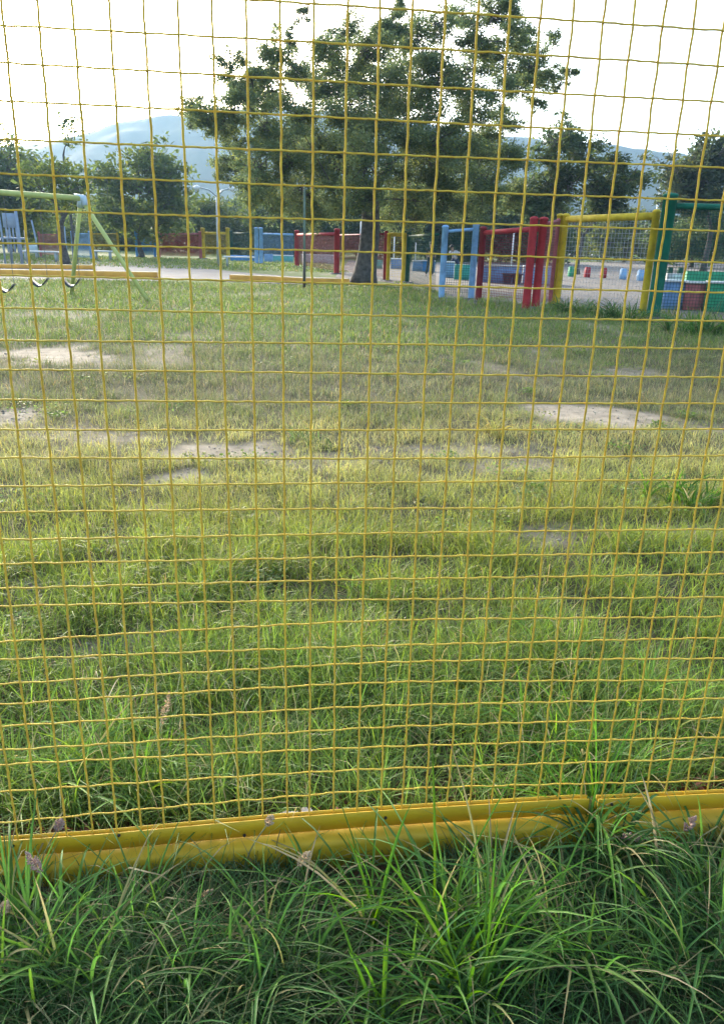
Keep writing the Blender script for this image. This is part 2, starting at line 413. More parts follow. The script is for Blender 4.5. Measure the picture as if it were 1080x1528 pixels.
# grass colours over the field (albedo)
def field_color(x, y, N):
    n1 = fbm(x*.55+4, y*.4, 41); n2 = fbm(x*2.7, y*1.9, 43)
    yy = y + (n1-.5)*2.2*np.clip(y/6, .3, 1.2)
    stops = [1.3, 2.0, 2.8, 3.5, 4.2, 5.0, 5.7, 6.6, 8.2, 9.5, 12, 16, 24]
    cols = np.array([(.100, .190, .045), (.125, .215, .045), (.175, .25, .05), (.23, .29, .065), (.32, .36, .12), (.35, .37, .15), (.16, .215, .075), (.15, .18, .088), (.135, .18, .075), (.13, .20, .06), (.12, .20, .055), (.135, .215, .055), (.12, .19, .05)])
    c = np.stack([np.interp(yy, stops, cols[:, k]) for k in range(3)], 1)
    br = (.74+.55*n2)[:, None]*(.78+.44*rng.random((N, 1)))
    c = c*br
    dry = rng.random(N) < (.05 + .12*np.clip((yy-3)/2, 0, 1))
    c[dry] = np.array([.29, .27, .16])*(.6+.6*rng.random((dry.sum(), 1)))
    yel = rng.random(N) < .18
    c[yel] *= np.array([1.3, 1.12, .8])
    return c
# (y0, y1, density /m2, segs, height mean, width)
zones = [(1.40, 2.2, 13000, 3, .125, .0034, 1), (2.2, 3.2, 9000, 3, .105, .0038, 1), (3.2, 4.6, 10000, 2, .075, .0031, 1), (4.6, 6.5, 5400, 2, .065, .0039, 1), (6.5, 9.5, 2500, 2, .075, .0052, 1),
         (9.5, 14, 950, 2, .10, .009, 1), (14, 24, 400, 2, .10, .016, 1), (24, 48, 85, 2, .10, .045, 1)]
fg = GB()
xr = lambda y: (-.40*y-.75, .70*y+.75)
for (y0, y1, dens, seg, hm, wd, sd) in zones:
    ww_ = xr(y1)[1]-xr(y1)[0]; N = int(dens*ww_*(y1-y0))
    y = rng.uniform(y0, y1, N); x = rng.uniform(*xr(y1), N)
    lo, hi = xr(y); keep = (x > lo) & (x < hi); x, y = x[keep], y[keep]
    clump = fbm(x*4.5, y*4.5, 51, 2); c2 = fbm(x*1.1, y*.9, 53, 2)
    b = bare(x, y)
    keep = rng.random(len(x)) < np.clip((1-b*1.05), .06, 1)*np.clip(.35+1.4*(clump-.25), .15, 1)
    # keep the court and path free
    if y1 > 13:
        gx0 = np.interp(y, [14.5, 15, 17, 18.7, 25, 27, 40], [7.9, 7.2, 5.9, 4.1, 4.4, 3.3, 2.8])
        keep &= ~((x > gx0+.25) & (y > 13.6)) | ((y < np.interp(x, [4, 6, 7.4, 9, 20], [18.2, 17.0, 15.4, 14.3, 13.6])))
        keep &= ~((y > 23.4) & (y < 33) & (x < 4) & (x > -14))
    x, y, b, clump, c2 = x[keep], y[keep], b[keep], clump[keep], c2[keep]; N = len(x)
    h = hm*(.5+.9*rng.random(N))*(.6+.9*clump)*(1-.6*b)*(.75+.5*c2)
    # taller seedy band and the tall verge along the coloured fence
    verge = np.clip(1-np.abs(y-np.interp(x, [3.5, 6, 7.4, 12], [17.6, 16.4, 14.6, 13.2]))/1.3, 0, 1)*(x > 3.2)*(y > 12)
    h = h*(1+1.6*verge)
    ang = rng.uniform(0, 2*np.pi, N); lean = rng.beta(2.2, 2.0, N)*1.15
    w = wd*(.6+.8*rng.random(N))
    col = field_color(x, y, N)
    seedy = (rng.random(N) < np.interp(y, [3, 4, 5.5, 8.5, 9.5, 14], [.02, .08, .16, .18, .08, .03]))
    h[seedy] *= 1.7; w[seedy] *= .55; lean[seedy] *= .45
    tip = col*1.15; tip[seedy] = np.array([.26, .23, .16])*(.7+.5*rng.random((seedy.sum(), 1))); 
    shade = .62+.0*h
    fg.add(blades(x, y, gz(x, y)-.004, h, w, ang, lean, seg, col*.85, tip, droop=rng.random(N)*.25, twist=rng.normal(0, .6, N)))
o = fg.build('field_grass', M['grass']); tag(o, 'short uneven grass covering the field behind the fence', 'grass', kind='stuff')
ntris = [sum(len(q) for q in fg.Q)*2 + sum(len(t) for t in fg.T)]

# pebbles and grit on the bare patches
np_ = 1300; k = rng.integers(0, len(BW), np_); bw = np.array(BW)[k]; th = rng.uniform(0, 6.28, np_); q_ = np.sqrt(rng.random(np_))*1.15
px_ = bw[:, 0]+np.cos(th)*q_*bw[:, 2]; py_ = bw[:, 1]+np.sin(th)*q_*bw[:, 3]; pz_ = gz(px_, py_)
OCT = np.array([(1, 0, 0), (0, 1, 0), (-1, 0, 0), (0, -1, 0), (0, 0, .7), (0, 0, -.7)]); OT = np.array([(0, 1, 4), (1, 2, 4), (2, 3, 4), (3, 0, 4), (1, 0, 5), (2, 1, 5), (3, 2, 5), (0, 3, 5)])
sz = (.003+.008*rng.random(np_)**3)*(1+py_*.04); V = (OCT[None]*sz[:, None, None]*(.6+.8*rng.random((np_, 6, 1))) + np.stack([px_, py_, pz_+sz*.3], -1)[:, None, :]).reshape(-1, 3)
T_ = (OT[None]+(np.arange(np_)*6)[:, None, None]).reshape(-1, 3)
me = mesh_np('pebbles', V, None, T_, np.repeat(np.array([.30, .26, .21])*(.6+.8*rng.random((np_, 1))), 6, 0)); me.materials.append(gm); tag(link(bpy.data.objects.new('pebbles', me)), 'small pebbles and grit strewn over the bare patches of the field', 'pebbles', kind='stuff')

# clover and small broad leaved weeds between the grass
def lq(c, s_, rg):
    n = len(c); a = rg.normal(size=(n, 3)); a[:, 2] *= .35; a /= np.linalg.norm(a, axis=1, keepdims=True)
    b = np.cross(a, np.array([0, 0, 1.0])+.5*rg.normal(size=(n, 3))); b /= np.linalg.norm(b, axis=1, keepdims=True)
    V = np.stack([c-a*s_[:, None], c-b*s_[:, None]*.7, c+a*s_[:, None], c+b*s_[:, None]*.7], 1).reshape(-1, 3); return V, np.arange(4*n).reshape(n, 4)
nc = 110; cy_ = 1.5+rng.random(nc)**1.6*10; cx_ = rng.uniform(*xr(cy_)); k_n = 110; rad_ = .05+.16*rng.random(nc)*(.5+cy_/6)
ci = np.repeat(np.arange(nc), k_n); th = rng.uniform(0, 6.28, nc*k_n); q_ = np.sqrt(rng.random(nc*k_n))
wx_ = cx_[ci]+np.cos(th)*q_*rad_[ci]; wy_ = cy_[ci]+np.sin(th)*q_*rad_[ci]*.8
V, q = lq(np.stack([wx_, wy_, gz(wx_, wy_)+.015+.045*rng.random(len(ci))], 1), (.005+.005*rng.random(len(ci)))*(1+cy_[ci]*.07), rng)
cw = np.repeat((np.array([[.12, .20, .05], [.14, .22, .07], [.17, .21, .07]])[rng.integers(0, 3, nc)][ci])*(.6+.7*rng.random((len(ci), 1))), 4, 0)
me = mesh_np('field_weeds', V, q, None, cw); me.materials.append(M['grass']); tag(link(bpy.data.objects.new('field_weeds', me)), 'small broad leaved weeds and clover scattered through the field grass', 'weeds', kind='stuff')

# foreground mat of fine grass in front of the kerb
ff = GB()
N = 52000
x = rng.uniform(-1.15, 1.5, N); y = 1.305-rng.random(N)**1.0*1.15
n2 = fbm(x*5, y*5, 61)
keep = rng.random(N) < np.clip(.3+1.5*(n2-.25), .2, 1); x, y, n2 = x[keep], y[keep], n2[keep]; N = len(x)
h = (.07+.10*rng.random(N))*(.6+.9*n2)*np.interp(y, [1.1, 1.3], [1, .5]); col = np.array([.045, .115, .032])*(.5+.8*rng.random((N, 1)))
g2 = rng.random(N) < .25; col[g2] = np.array([.05, .10, .035])*(.7+.6*rng.random((g2.sum(), 1)))
g3 = rng.random(N) < .05; col[g3] = np.array([.18, .17, .08])*(.5+.7*rng.random((g3.sum(), 1)))
lean = .3+1.0*rng.random(N)
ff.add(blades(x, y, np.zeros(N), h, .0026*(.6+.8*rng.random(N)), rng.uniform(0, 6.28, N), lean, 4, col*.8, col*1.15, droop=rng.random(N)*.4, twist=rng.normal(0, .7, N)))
n = 160; x = rng.uniform(-1.1, 1.4, n); y = rng.uniform(.2, 1.28, n)
col = np.array([.30, .30, .14])*(.5+.7*rng.random((n, 1))); an = rng.uniform(0, 6.28, n); hh = .10+.13*rng.random(n)*np.interp(y, [1.1, 1.28], [1, .5])
ff.add(blades(x, y, np.zeros(n), hh, .0016+0*x, an, .2+.8*rng.random(n), 4, col, col, droop=rng.random(n)*.3))
# folded dead blades lying in the thatch
n = 500; x = rng.uniform(-1.1, 1.4, n); y = rng.uniform(.2, 1.30, n); col = np.array([.22, .21, .10])*(.4+.8*rng.random((n, 1)))
ff.add(blades(x, y, .02+.05*rng.random(n), .07+.08*rng.random(n), .002+.003*rng.random(n), rng.uniform(0, 6.28, n), 1.0+.5*rng.random(n), 3, col, col, droop=.5+.3*rng.random(n)))
o = ff.build('foreground_grass', M['grass']); tag(o, 'dense dark green grass in front of the yellow kerb', 'grass', kind='stuff')

# tussocks of long blades: each one a thing
def tussock(px, py, label, n, hgt, spread, col, wid=.0062, dirb=None, dirw=0.0, Yf=None):
    base = at(px, py) if Yf is None else np.array([P(px, py, Yf)[0], Yf, 0.0])
    k = GB(); r_ = rng.random
    a = rng.uniform(0, 2*np.pi, n)
    if dirb is not None: a = np.where(r_(n) < dirw, dirb+rng.normal(0, .5, n), a)
    ns = 5 + n//22; sa = rng.uniform(0, 2*np.pi, ns); sr = spread*.42*np.sqrt(r_(ns)); si = rng.integers(0, ns, n)
    a = np.where(r_(n) < .45, sa[si]+rng.normal(0, .7, n), a)
    bx = np.cos(sa[si])*sr[si]+rng.normal(0, spread*.035, n); by = np.sin(sa[si])*sr[si]+rng.normal(0, spread*.035, n)
    hs = .65+.5*r_(ns)
    wid = wid*1.25; n_hg = hgt*1.12; h = n_hg*(.35+.75*r_(n))*hs[si]; lean = .1+1.05*rng.beta(1.6, 1.8, n); dr = .05+.55*r_(n)**1.5
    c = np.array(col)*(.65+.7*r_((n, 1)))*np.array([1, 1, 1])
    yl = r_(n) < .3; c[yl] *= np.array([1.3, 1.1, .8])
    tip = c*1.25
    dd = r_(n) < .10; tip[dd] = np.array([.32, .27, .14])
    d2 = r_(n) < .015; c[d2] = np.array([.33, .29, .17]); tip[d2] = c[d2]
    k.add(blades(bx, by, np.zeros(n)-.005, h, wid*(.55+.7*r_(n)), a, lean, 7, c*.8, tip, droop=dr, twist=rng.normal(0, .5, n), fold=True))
    o = k.build('grass_tussock', M['grass']); o.location = (base[0], base[1], float(gz(base[0], base[1])))
    return tag(o, label, 'grass tussock', 'long bladed grass tussocks')
FGC = (.062, .160, .036); FGD = (.052, .135, .038); MID = (.10, .205, .045)
T = [
 (600, 1480, 'big bright green tussock fanning out at the bottom centre in front of the kerb', 150, .34, .32, (.06, .165, .020), .0066, None, 0),
 (690, 1400, 'upright tussock with blades crossing the kerb, right of the big central one', 70, .33, .14, FGC, .0062, math.pi/2, .5),
 (120, 1470, 'wide leafy tussock at the lower left corner before the kerb', 130, .27, .32, FGC, .0062, None, 0),
 (20, 1420, 'tussock cut by the left edge of the picture below the kerb', 80, .22, .2, FGC, .006, None, 0),
 (205, 1385, 'tall thin tussock rising over the left half of the kerb', 70, .23, .18, FGC, .0056, math.pi/2, .4),
 (400, 1420, 'sparse dark tussock below the bolt in the long kerb', 60, .22, .2, FGD, .005, None, 0),
 (330, 1500, 'low dark tussock between the lower left and central tussocks', 80, .20, .25, FGD, .005, None, 0),
 (875, 1262, 'tussock growing through the gap between the two yellow kerbs', 120, .30, .12, (.052, .15, .022), .0062, None, 0),
 (905, 1300, 'tussock with long arching blades drooping forward just before the kerb gap', 60, .36, .12, (.05, .13, .035), .0075, -math.pi/2, .6),
 (1040, 1400, 'large leaning tussock at the right edge in front of the short kerb', 110, .28, .25, FGC, .006, math.pi*.75, .6),
 (1075, 1330, 'tussock touching the short kerb at the far right', 50, .2, .16, FGC, .0056, math.pi*.8, .5),
 (780, 1480, 'dark loose tussock at the bottom between centre and right', 70, .22, .25, FGD, .005, None, 0),
 (960, 1500, 'dark bluish tussock in the lower right corner', 80, .22, .25, FGD, .005, None, 0),
 (480, 1350, 'thin tussock against the middle of the long kerb', 40, .15, .15, FGC, .005, None, 0),
 (560, 1410, 'feathery tussock in front of the kerb just above the big central one', 60, .15, .2, FGC, .005, None, 0),
 (770, 1410, 'dense tussock filling the space left of the kerb gap before the kerb', 90, .2, .26, FGC, .0055, math.pi*.6, .4),
 (880, 1420, 'arching tussock in the lower right between the gap and the corner', 110, .28, .28, FGC, .0058, None, 0),
 (230, 1500, 'fine green tussock at the bottom edge left of centre', 100, .24, .28, FGC, .005, None, 0),
 (450, 1470, 'narrow tussock left of the big central one near the bottom', 80, .25, .2, FGC, .0055, None, 0),
 (30, 1510, 'tussock in the bottom left corner of the picture', 90, .26, .25, FGC, .0056, None, 0),
 (700, 1510, 'tussock at the bottom edge just right of the big central one', 90, .25, .25, FGC, .0055, None, 0),
 (1060, 1510, 'tussock in the bottom right corner of the picture', 100, .26, .25, FGD, .0055, None, 0),
 (300, 1430, 'soft tussock halfway between kerb and bottom edge at left', 80, .18, .25, FGC, .005, None, 0),
 (90, 1195, 'broad bladed bright tussock behind the mesh at far left', 110, .24, .25, MID, .0068, None, 0),
 (215, 1180, 'bright tussock behind the mesh with a pale bent blade', 100, .24, .22, (.075, .165, .026), .0066, None, 0),
 (330, 1165, 'medium tussock behind the mesh left of the white litter', 70, .19, .2, MID, .0055, None, 0),
 (20, 1110, 'tussock behind the mesh at the left edge with sunlit tips', 60, .2, .2, MID, .0055, None, 0),
 (160, 1095, 'tussock with arched silvery blades behind the mesh at left', 70, .19, .22, MID, .0058, None, 0),
 (520, 1120, 'fine leaved tussock behind the mesh at centre', 70, .15, .22, MID, .0045, None, 0),
 (700, 1150, 'tussock behind the mesh right of centre', 80, .17, .22, MID, .005, None, 0),
 (830, 1120, 'tall fresh tussock behind the mesh just left of the kerb gap', 110, .25, .25, (.07, .165, .03), .0058, None, 0),
 (895, 1160, 'tallest tussock behind the mesh directly above the kerb gap', 110, .27, .2, (.07, .165, .03), .0058, None, 0),
 (960, 1075, 'tussock behind the mesh right of the kerb gap', 80, .22, .24, MID, .0055, None, 0),
 (1050, 1140, 'tussock with dry bleached blades behind the mesh at right', 70, .17, .2, (.12, .14, .06), .0055, None, 0),
 (640, 1020, 'low tussock in the middle distance behind the mesh', 60, .15, .25, MID, .0055, None, 0),
 (850, 985, 'low bushy tussock in the field above the tall fresh ones', 80, .18, .3, MID, .006, None, 0),
 (1010, 752, 'dark green tussock alone in the dry part of the field at right', 130, .22, .5, (.05, .13, .02), .011, None, 0),
 (725, 648, 'flowering yellow weed tussock beside the bare patch', 60, .26, .3, (.26, .27, .09), .008, None, 0),
 (560, 890, 'low spreading tussock in the field at centre', 70, .13, .3, MID, .006, None, 0),
 (470, 660, 'olive tussock at the edge of the dry band left of centre', 70, .18, .5, (.09, .14, .05), .009, None, 0),
 (1045, 500, 'dark tall weed clump below the green wall at far right', 140, .5, 1.3, (.045, .11, .03), .03, None, 0),
 (930, 478, 'tall weed clump at the foot of the yellow fence bay', 120, .5, 1.2, (.06, .125, .04), .028, None, 0),
 (855, 466, 'tall weed clump at the foot of the yellow corner post', 110, .45, 1.0, (.06, .125, .04), .026, None, 0),
 (300, 905, 'green tussock in the left middle of the field', 80, .13, .3, MID, .006, None, 0),
 (430, 1000, 'thick tussock left of centre behind the mesh', 80, .15, .25, MID, .0055, None, 0),
]
for t_ in T:
    tussock(t_[0], t_[1], t_[2], int(t_[3]), t_[4], t_[5], t_[6], t_[7], t_[8], t_[9])

# seed heads
M['seedhead'] = mat('seed_head', (.62, .45, .27), .8, .2, 60)
M['seedhead_pink'] = mat('pink_seed_head', (.48, .31, .25), .8, .2, 60)
M['stalk'] = mat('stalk', (.26, .27, .11), .7, .1)
def seedhead(px, py, Y, label, L=.035, tilt=(0, 0), m_='seedhead'):
    L *= 1.35
    tip = P(px, py, Y); z = tip[2]
    bx, by = tip[0]-.05*(1+tilt[0]), tip[1]+.02-tilt[1]*.05
    e = empty('seed_stem', (bx, by, 0), label, 'seed stem', 'grass seed stems')
    top = np.array([tip[0]-bx, tip[1]-by, z]); t = np.linspace(0, 1, 9)[:, None]
    pts = np.concatenate([top[None, :2]*t**1.8, top[2]*t*(1.0)], 1)
    MB().tube(pts, np.linspace(.0019, .0012, 9), 5).build('stalk', M['stalk'], e, True)
    d = pts[-1]-pts[-2]; d /= np.linalg.norm(d)
    d = d + np.array([tilt[0], 0, tilt[1]]); d /= np.linalg.norm(d)
    mb = MB(); r = np.random.default_rng(int(px*7+py))
    for k in range(70):
        s_ = r.random(); rad = .0088*math.sin(math.pi*min(1, s_*.85+.14))
        v = r.normal(size=3); v -= d*(v@d); v /= np.linalg.norm(v)
        a = top + d*L*s_ + v*rad*.3; b = top + d*(L*s_+.0045) + v*rad*1.25
        mb.tube([a, (a+b)/2+v*.0004, b], [.001, .0021, .0006], 4, False)
    mb.build('seed_head', M[m_], e, True)
SH = [(62, 1302, 1.20, 'pinkish seed head in front of the left end of the kerb', .04, (-.7, .3), 'seedhead_pink'), (445, 1292, 1.22, 'upright seed head before the kerb, left of centre', .03, (.0, .3), 'seedhead'),
      (478, 1370, 1.16, 'plump seed head above the big central tussock', .03, (-.3, .2), 'seedhead'), (290, 1350, 1.18, 'slender seed head between the left and central tussocks', .035, (.1, .4), 'seedhead'),
      (248, 1450, 1.08, 'pale green seed head in the lower left grass', .025, (.1, .1), 'seedhead'), (805, 1455, 1.08, 'seed head lying sideways at the lower right', .04, (1.6, -.2), 'seedhead'),
      (692, 1490, 1.04, 'seed head beside the bottom edge right of the big tussock', .026, (.7, -.1), 'seedhead'), (660, 1520, 1.02, 'seed head nearest the bottom edge of the picture', .026, (.5, 0), 'seedhead'),
      (925, 1248, 1.25, 'reddish seed head hanging across the short kerb', .045, (.9, -.4), 'seedhead_pink'), (1050, 1458, 1.06, 'blurred seed head near the lower right corner', .026, (.4, .2), 'seedhead'),
      (242, 1080, 1.62, 'tall brown seed head behind the mesh at left', .06, (0, .9), 'seedhead'), (3, 1365, 1.16, 'seed head cut by the left edge of the picture', .03, (-.2, .2), 'seedhead'), (1020, 1240, 1.26, 'thin seed head rising past the short kerb', .03, (0, .5), 'seedhead_pink'),
      (85, 1240, 1.30, 'small seed head overlapping the rail at left', .022, (0, .3), 'seedhead_pink'), (398, 1232, 1.29, 'small seed head overlapping the rail left of centre', .02, (0, .3), 'seedhead')]
for s_ in SH: seedhead(*s_)

# litter and dead leaves at the fence foot
M['deadleaf'] = mat('dead_leaf', (.17, .06, .035), .9, .3, 30)
M['paper'] = mat('litter_paper', (.65, .62, .58), .8, .1, 40)
def crumple(c, r, m_, name, label, cat, seed, nn=160):
    rg = np.random.default_rng(seed); mb = MB()
    for k in range(nn):
        o = rg.normal(size=3)*np.array([r, r*.35, r*.14]); o[2] = abs(o[2])
        a = rg.normal(size=3); a /= np.linalg.norm(a); b = np.cross(a, rg.normal(size=3)); b /= np.linalg.norm(b); s = .006*(.5+rg.random())
        p = o + np.array([0, 0, .004])
        mb.add([p-a*s*1.6, p-b*s*.7, p+a*s*1.6+np.cross(a, b)*s*.6, p+b*s*.7], [(0, 1, 2, 3)])
    ob = mb.build(name, m_); ob.location = tuple(c); return ob
for (px, Y, r, lb, sd) in ((515, 1.385, .055, 0, 1), (75, 1.39, .05, 1, 2), (1020, 1.42, .06, 2, 3)):
    c = P(px, 1200, Y); ob = crumple((c[0], Y, 0.04), r, M['deadleaf'], 'dead_leaves', None, None, sd, 260)
    mound = MB().ball((0, 0, -.03), (r*1.6, .05, .055), 12, 6)
    tag(ob, ['reddish dead leaves heaped behind the centre of the rail', 'reddish dead leaves heaped behind the left end of the rail', 'brown dead leaves heaped behind the short rail at right'][lb], 'dead leaves', kind='stuff')
def litter(px, py, label, seed, s):
    rg = np.random.default_rng(seed); c = P(px, py, 1.385)
    n = 7; X, Y = np.meshgrid(np.linspace(-1, 1, n), np.linspace(-1, 1, n))
    Z = rg.random((n, n))*.7; V = np.stack([X*s*(.8+.4*rg.random((n, n))), Y*s*.6, Z*s+.05], -1).reshape(-1, 3)
    q = [(a*n+b, a*n+b+1, (a+1)*n+b+1, (a+1)*n+b) for a in range(n-1) for b in range(n-1)]
    mb = MB(); mb.add(V, q); ob = mb.build('crumpled_paper', M['paper']); ob.location = (c[0], 1.385, max(0, c[2]-.07)); tag(ob, label, 'litter', 'paper litter')
litter(432, 1208, 'larger crumpled scrap of white paper on the rail edge', 5, .018); litter(458, 1200, 'smaller crumpled scrap of white paper beside the larger one', 6, .011)

# ------------------------------------------------------------------ mountains
def mountain(name, pts, Y, thick, label_mat, seed):
    """ridge profile from (px, py) seen at distance Y, real slopes falling towards the valley"""
    px = np.array([p[0] for p in pts], float); py = np.array([p[1] for p in pts], float)
    nx, ny = 220, 46
    X0 = P(px[0], py[0], Y)[0]; X1 = P(px[-1], py[-1], Y)[0]
    xr_ = np.array([P(a, b, Y)[0] for a, b in pts]); zr = np.array([P(a, b, Y)[2] for a, b in pts])
    xs_ = np.linspace(X0, X1, nx); ridge = np.interp(xs_, xr_, zr)
    k = np.ones(7)/7; ridge = np.convolve(np.pad(ridge, 3, mode='edge'), k, 'valid')
    v_ = np.linspace(0, 1, ny)
    XX, VV = np.meshgrid(xs_, v_)
    prof = np.where(VV < .7, (VV/.7)**1.15, 1-(VV-.7)/.3*.9)
    n = fbm(XX/75+9, VV*5, seed, 4)-.5; n2 = fbm(XX/19, VV*9, seed+3, 3)-.5
    Z = ridge[None, :]*np.clip(prof + (n*.42+n2*.14)*VV*(1-VV)*2.6, 0, 1.0) + n2*3*VV - 2
    YY = Y - thick*(1-VV/.7) + (n*55)
    V = np.stack([XX, YY, Z], -1).reshape(-1, 3); i = (np.arange(ny-1)[:, None]*nx+np.arange(nx-1)[None, :]).reshape(-1)
    me = mesh_np(name, V, np.stack([i, i+1, i+nx+1, i+nx], 1), None, None, True); me.materials.append(label_mat)
    o = link(bpy.data.objects.new(name, me)); return tag(o, kind='structure')
M['hill'] = mat('wooded_hillside', (.055, .075, .04), .95, .25, .02, bump=.3)
mountain('mountain', [(-1500, 260), (-600, 235), (-200, 215), (60, 212), (130, 193), (165, 179), (205, 168), (265, 161), (340, 153), (440, 150), (560, 163), (700, 188), (790, 202), (870, 207), (910, 205), (960, 213), (1010, 222), (1060, 232), (1200, 255), (1700, 300), (2400, 340)], 650, 270, M['hill'], 71)

# ------------------------------------------------------------------ trees
def leafquads(c, s, rg, asp=.42):
    n = len(c); a = rg.normal(size=(n, 3)); a[:, 2] *= .7; a /= np.linalg.norm(a, axis=1, keepdims=True)
    b = np.cross(a, rg.normal(size=(n, 3))); b /= (np.linalg.norm(b, axis=1, keepdims=True)+1e-9)
    nn = np.cross(a, b); L = s[:, None]*a; W = s[:, None]*asp*b
    V = np.stack([c-L, c-W*1.0+nn*s[:, None]*.12, c+L, c+W+nn*s[:, None]*.12], 1).reshape(-1, 3)
    q = np.arange(n*4).reshape(n, 4); return V, q
def tree(base, blobs, trunk_r, label, leaf=.06, per=1500, col=(.08, .12, .04), group=None, fork=None, seed=0, twigs=22, name='tree', limb_r=None, blob_tw=.5, lean=(0, 0), lod=8):
    """blobs: list of (xyz, radius). Trunk, limbs to each blob, twigs with leaf sprays."""
    rg = np.random.default_rng(seed); base = np.asarray(base, float)
    e = empty(name, base, label, 'tree', group)
    B = [(np.asarray(c, float)-base, r) for c, r in blobs]
    if fork is None: fork = min(c[2]-r for c, r in B)
    fork = max(fork, .6)
    tk = MB(); t = np.linspace(0, 1, 9)
    tp = np.stack([lean[0]*t+.05*np.sin(t*5+seed), lean[1]*t+.04*np.sin(t*4), fork*t], 1)
    rr = trunk_r*(1+.32*np.exp(-t*9))*(1-.28*t)
    tk.tube(tp, rr, 12); tk.build('trunk', M['bark'], e, True)
    nodes = [(tp[-1], rr[-1])]
    lb = MB(); tw = MB(); LV = []; LQ = []; LC = []; nv = 0
    order = sorted(range(len(B)), key=lambda i: np.linalg.norm(B[i][0]-tp[-1]))
    for i in order:
        c, r = B[i]
        best = min(range(len(nodes)), key=lambda k: np.linalg.norm(nodes[k][0]-c)*(1+.0*k) + .25*np.linalg.norm(nodes[k][0]-tp[-1]))
        p0, r0 = nodes[best]; d = c-p0; L = np.linalg.norm(d)
        if L > 1e-3:
            m = max(4, int(L/.35)+3); tt = np.linspace(0, 1, m)[:, None]
            bow = np.array([0, 0, 1.0])*L*.12 + rg.normal(size=3)*L*.06
            pts = p0 + d*tt + bow*np.sin(np.pi*tt)*(1) + np.cumsum(rg.normal(size=(m, 3))*.03*L/m**.5, 0)*np.sin(np.pi*tt)
            r1 = max(.012, min(r0*.62, (limb_r or trunk_r*.45)*.5)*.55); rad = np.linspace(min(r0*.8, limb_r or trunk_r*.6), r1, m)
            lb.tube(pts, rad, 6)
            for k in range(1, m): nodes.append((pts[k], rad[k]))
        # twigs and sprays
        nt_ = max(5, int(twigs*(r**1.0)/1.0)); cs = []
        for k in range(nt_):
            v = rg.normal(size=3); v[2] *= .8; v /= np.linalg.norm(v); ln = r*(.45+.75*rg.random())
            en = c+v*ln; st = c+rg.normal(size=3)*r*.12
            mid = (st+en)/2+rg.normal(size=3)*r*.08+np.array([0, 0, r*.05])
            lb.tube([st, mid, en], [.018*r+.006, .010*r+.004, .004], 4, False)
            cs.append((st, mid, en))
        n = int(per*r*r); ci = rg.integers(0, nt_, n); A = np.array([c_[1] for c_ in cs]); Bn = np.array([c_[2] for c_ in cs])
        s_ = rg.random((n, 1))**.7*1.15; sp_ = max(r*.17, leaf*1.6)
        pos = A[ci]*(1-s_)+Bn[ci]*s_ + rg.normal(size=(n, 3))*sp_*np.array([1, 1, .65])
        s = leaf*(.6+.8*rg.random(n)); V, q = leafquads(pos, s, rg)
        cc = np.array(col)*(.7+.6*rg.random((n, 1)))*(.85+.3*rg.random()); yl = rg.random(n) < .15; cc[yl] *= np.array([1.5, 1.25, .8])
        LV.append(V); LQ.append(q+nv); nv += len(V); LC.append(np.repeat(cc, 4, 0))
    lb.build('branches', M['bark'], e, True)
    me = mesh_np('crown', np.concatenate(LV), np.concatenate(LQ), None, np.concatenate(LC), False); me.materials.append(M['leaf'])
    link(bpy.data.objects.new('crown', me), e); ntris.append(nv//2)
    return e
TY = 24.4
tb = at(545, 424)
mb_ = [(300, 165, 26), (285, 178, 18), (330, 190, 24), (350, 160, 30), (345, 105, 26), (375, 120, 26), (400, 135, 32), (415, 85, 28), (425, 60, 18), (450, 24, 14), (480, 78, 32), (515, 50, 28), (550, 75, 36), (585, 35, 28), (600, 10, 20),
       (620, 60, 36), (655, 35, 28), (690, 20, 26), (740, 22, 28), (760, 5, 20), (780, 50, 26), (800, 85, 24), (848, 105, 15), (836, 125, 15), (825, 52, 13), (745, 85, 34), (700, 110, 38), (770, 125, 30), (800, 150, 16),
       (650, 120, 44), (595, 120, 42), (545, 135, 42), (490, 140, 38), (445, 175, 36), (395, 190, 30), (345, 235, 26), (385, 250, 34), (325, 262, 12), (430, 240, 40), (480, 215, 42), (530, 205, 42), (590, 200, 46), (650, 205, 42),
       (705, 180, 36), (755, 180, 26), (710, 240, 40), (660, 262, 40), (600, 260, 36), (770, 240, 34), (400, 300, 30), (440, 300, 32), (500, 285, 26), (620, 300, 30), (700, 295, 34), (760, 295, 30), (560, 60, 25), (530, 115, 30), (360, 135, 18), (455, 120, 26), (545, 250, 48), (590, 300, 44), (640, 235, 46), (500, 250, 44), (450, 285, 40), (665, 300, 40), (720, 280, 40), (540, 300, 38), (470, 320, 28), (620, 325, 24), (385, 285, 30), (520, 170, 36), (565, 175, 36), (610, 165, 34), (440, 215, 32), (680, 215, 36), (730, 215, 30), (790, 100, 26), (740, 150, 28), (715, 60, 30), (640, 90, 30), (310, 172, 26), (345, 190, 24), (370, 210, 22), (390, 160, 28), (365, 150, 22), (350, 255, 24), (405, 225, 26), (370, 275, 24), (440, 105, 24), (395, 105, 22), (505, 100, 26), (580, 60, 26), (820, 110, 20), (800, 120, 20), (760, 60, 24)]
sc_ = lambda Y: Y*1.07/FP
rgm = np.random.default_rng(12); blobs = []
for (a, b, r) in mb_:
    d = math.hypot(a-560, (b-170)*1.1)/330.0; half = math.sqrt(max(0.05, 1-min(1, d)**2))*4.2
    Y = TY + rgm.uniform(-1, 1)*half
    c = P(a, b, Y); blobs.append((c, r*sc_(Y)*.92))
tree(tb, blobs, .34, 'large spreading feathery leaved tree with thick grey trunk standing alone in the field', leaf=.040, per=7200, col=(.115, .16, .075), fork=2.6, seed=5, twigs=26, limb_r=.17, lean=(.1, 0))
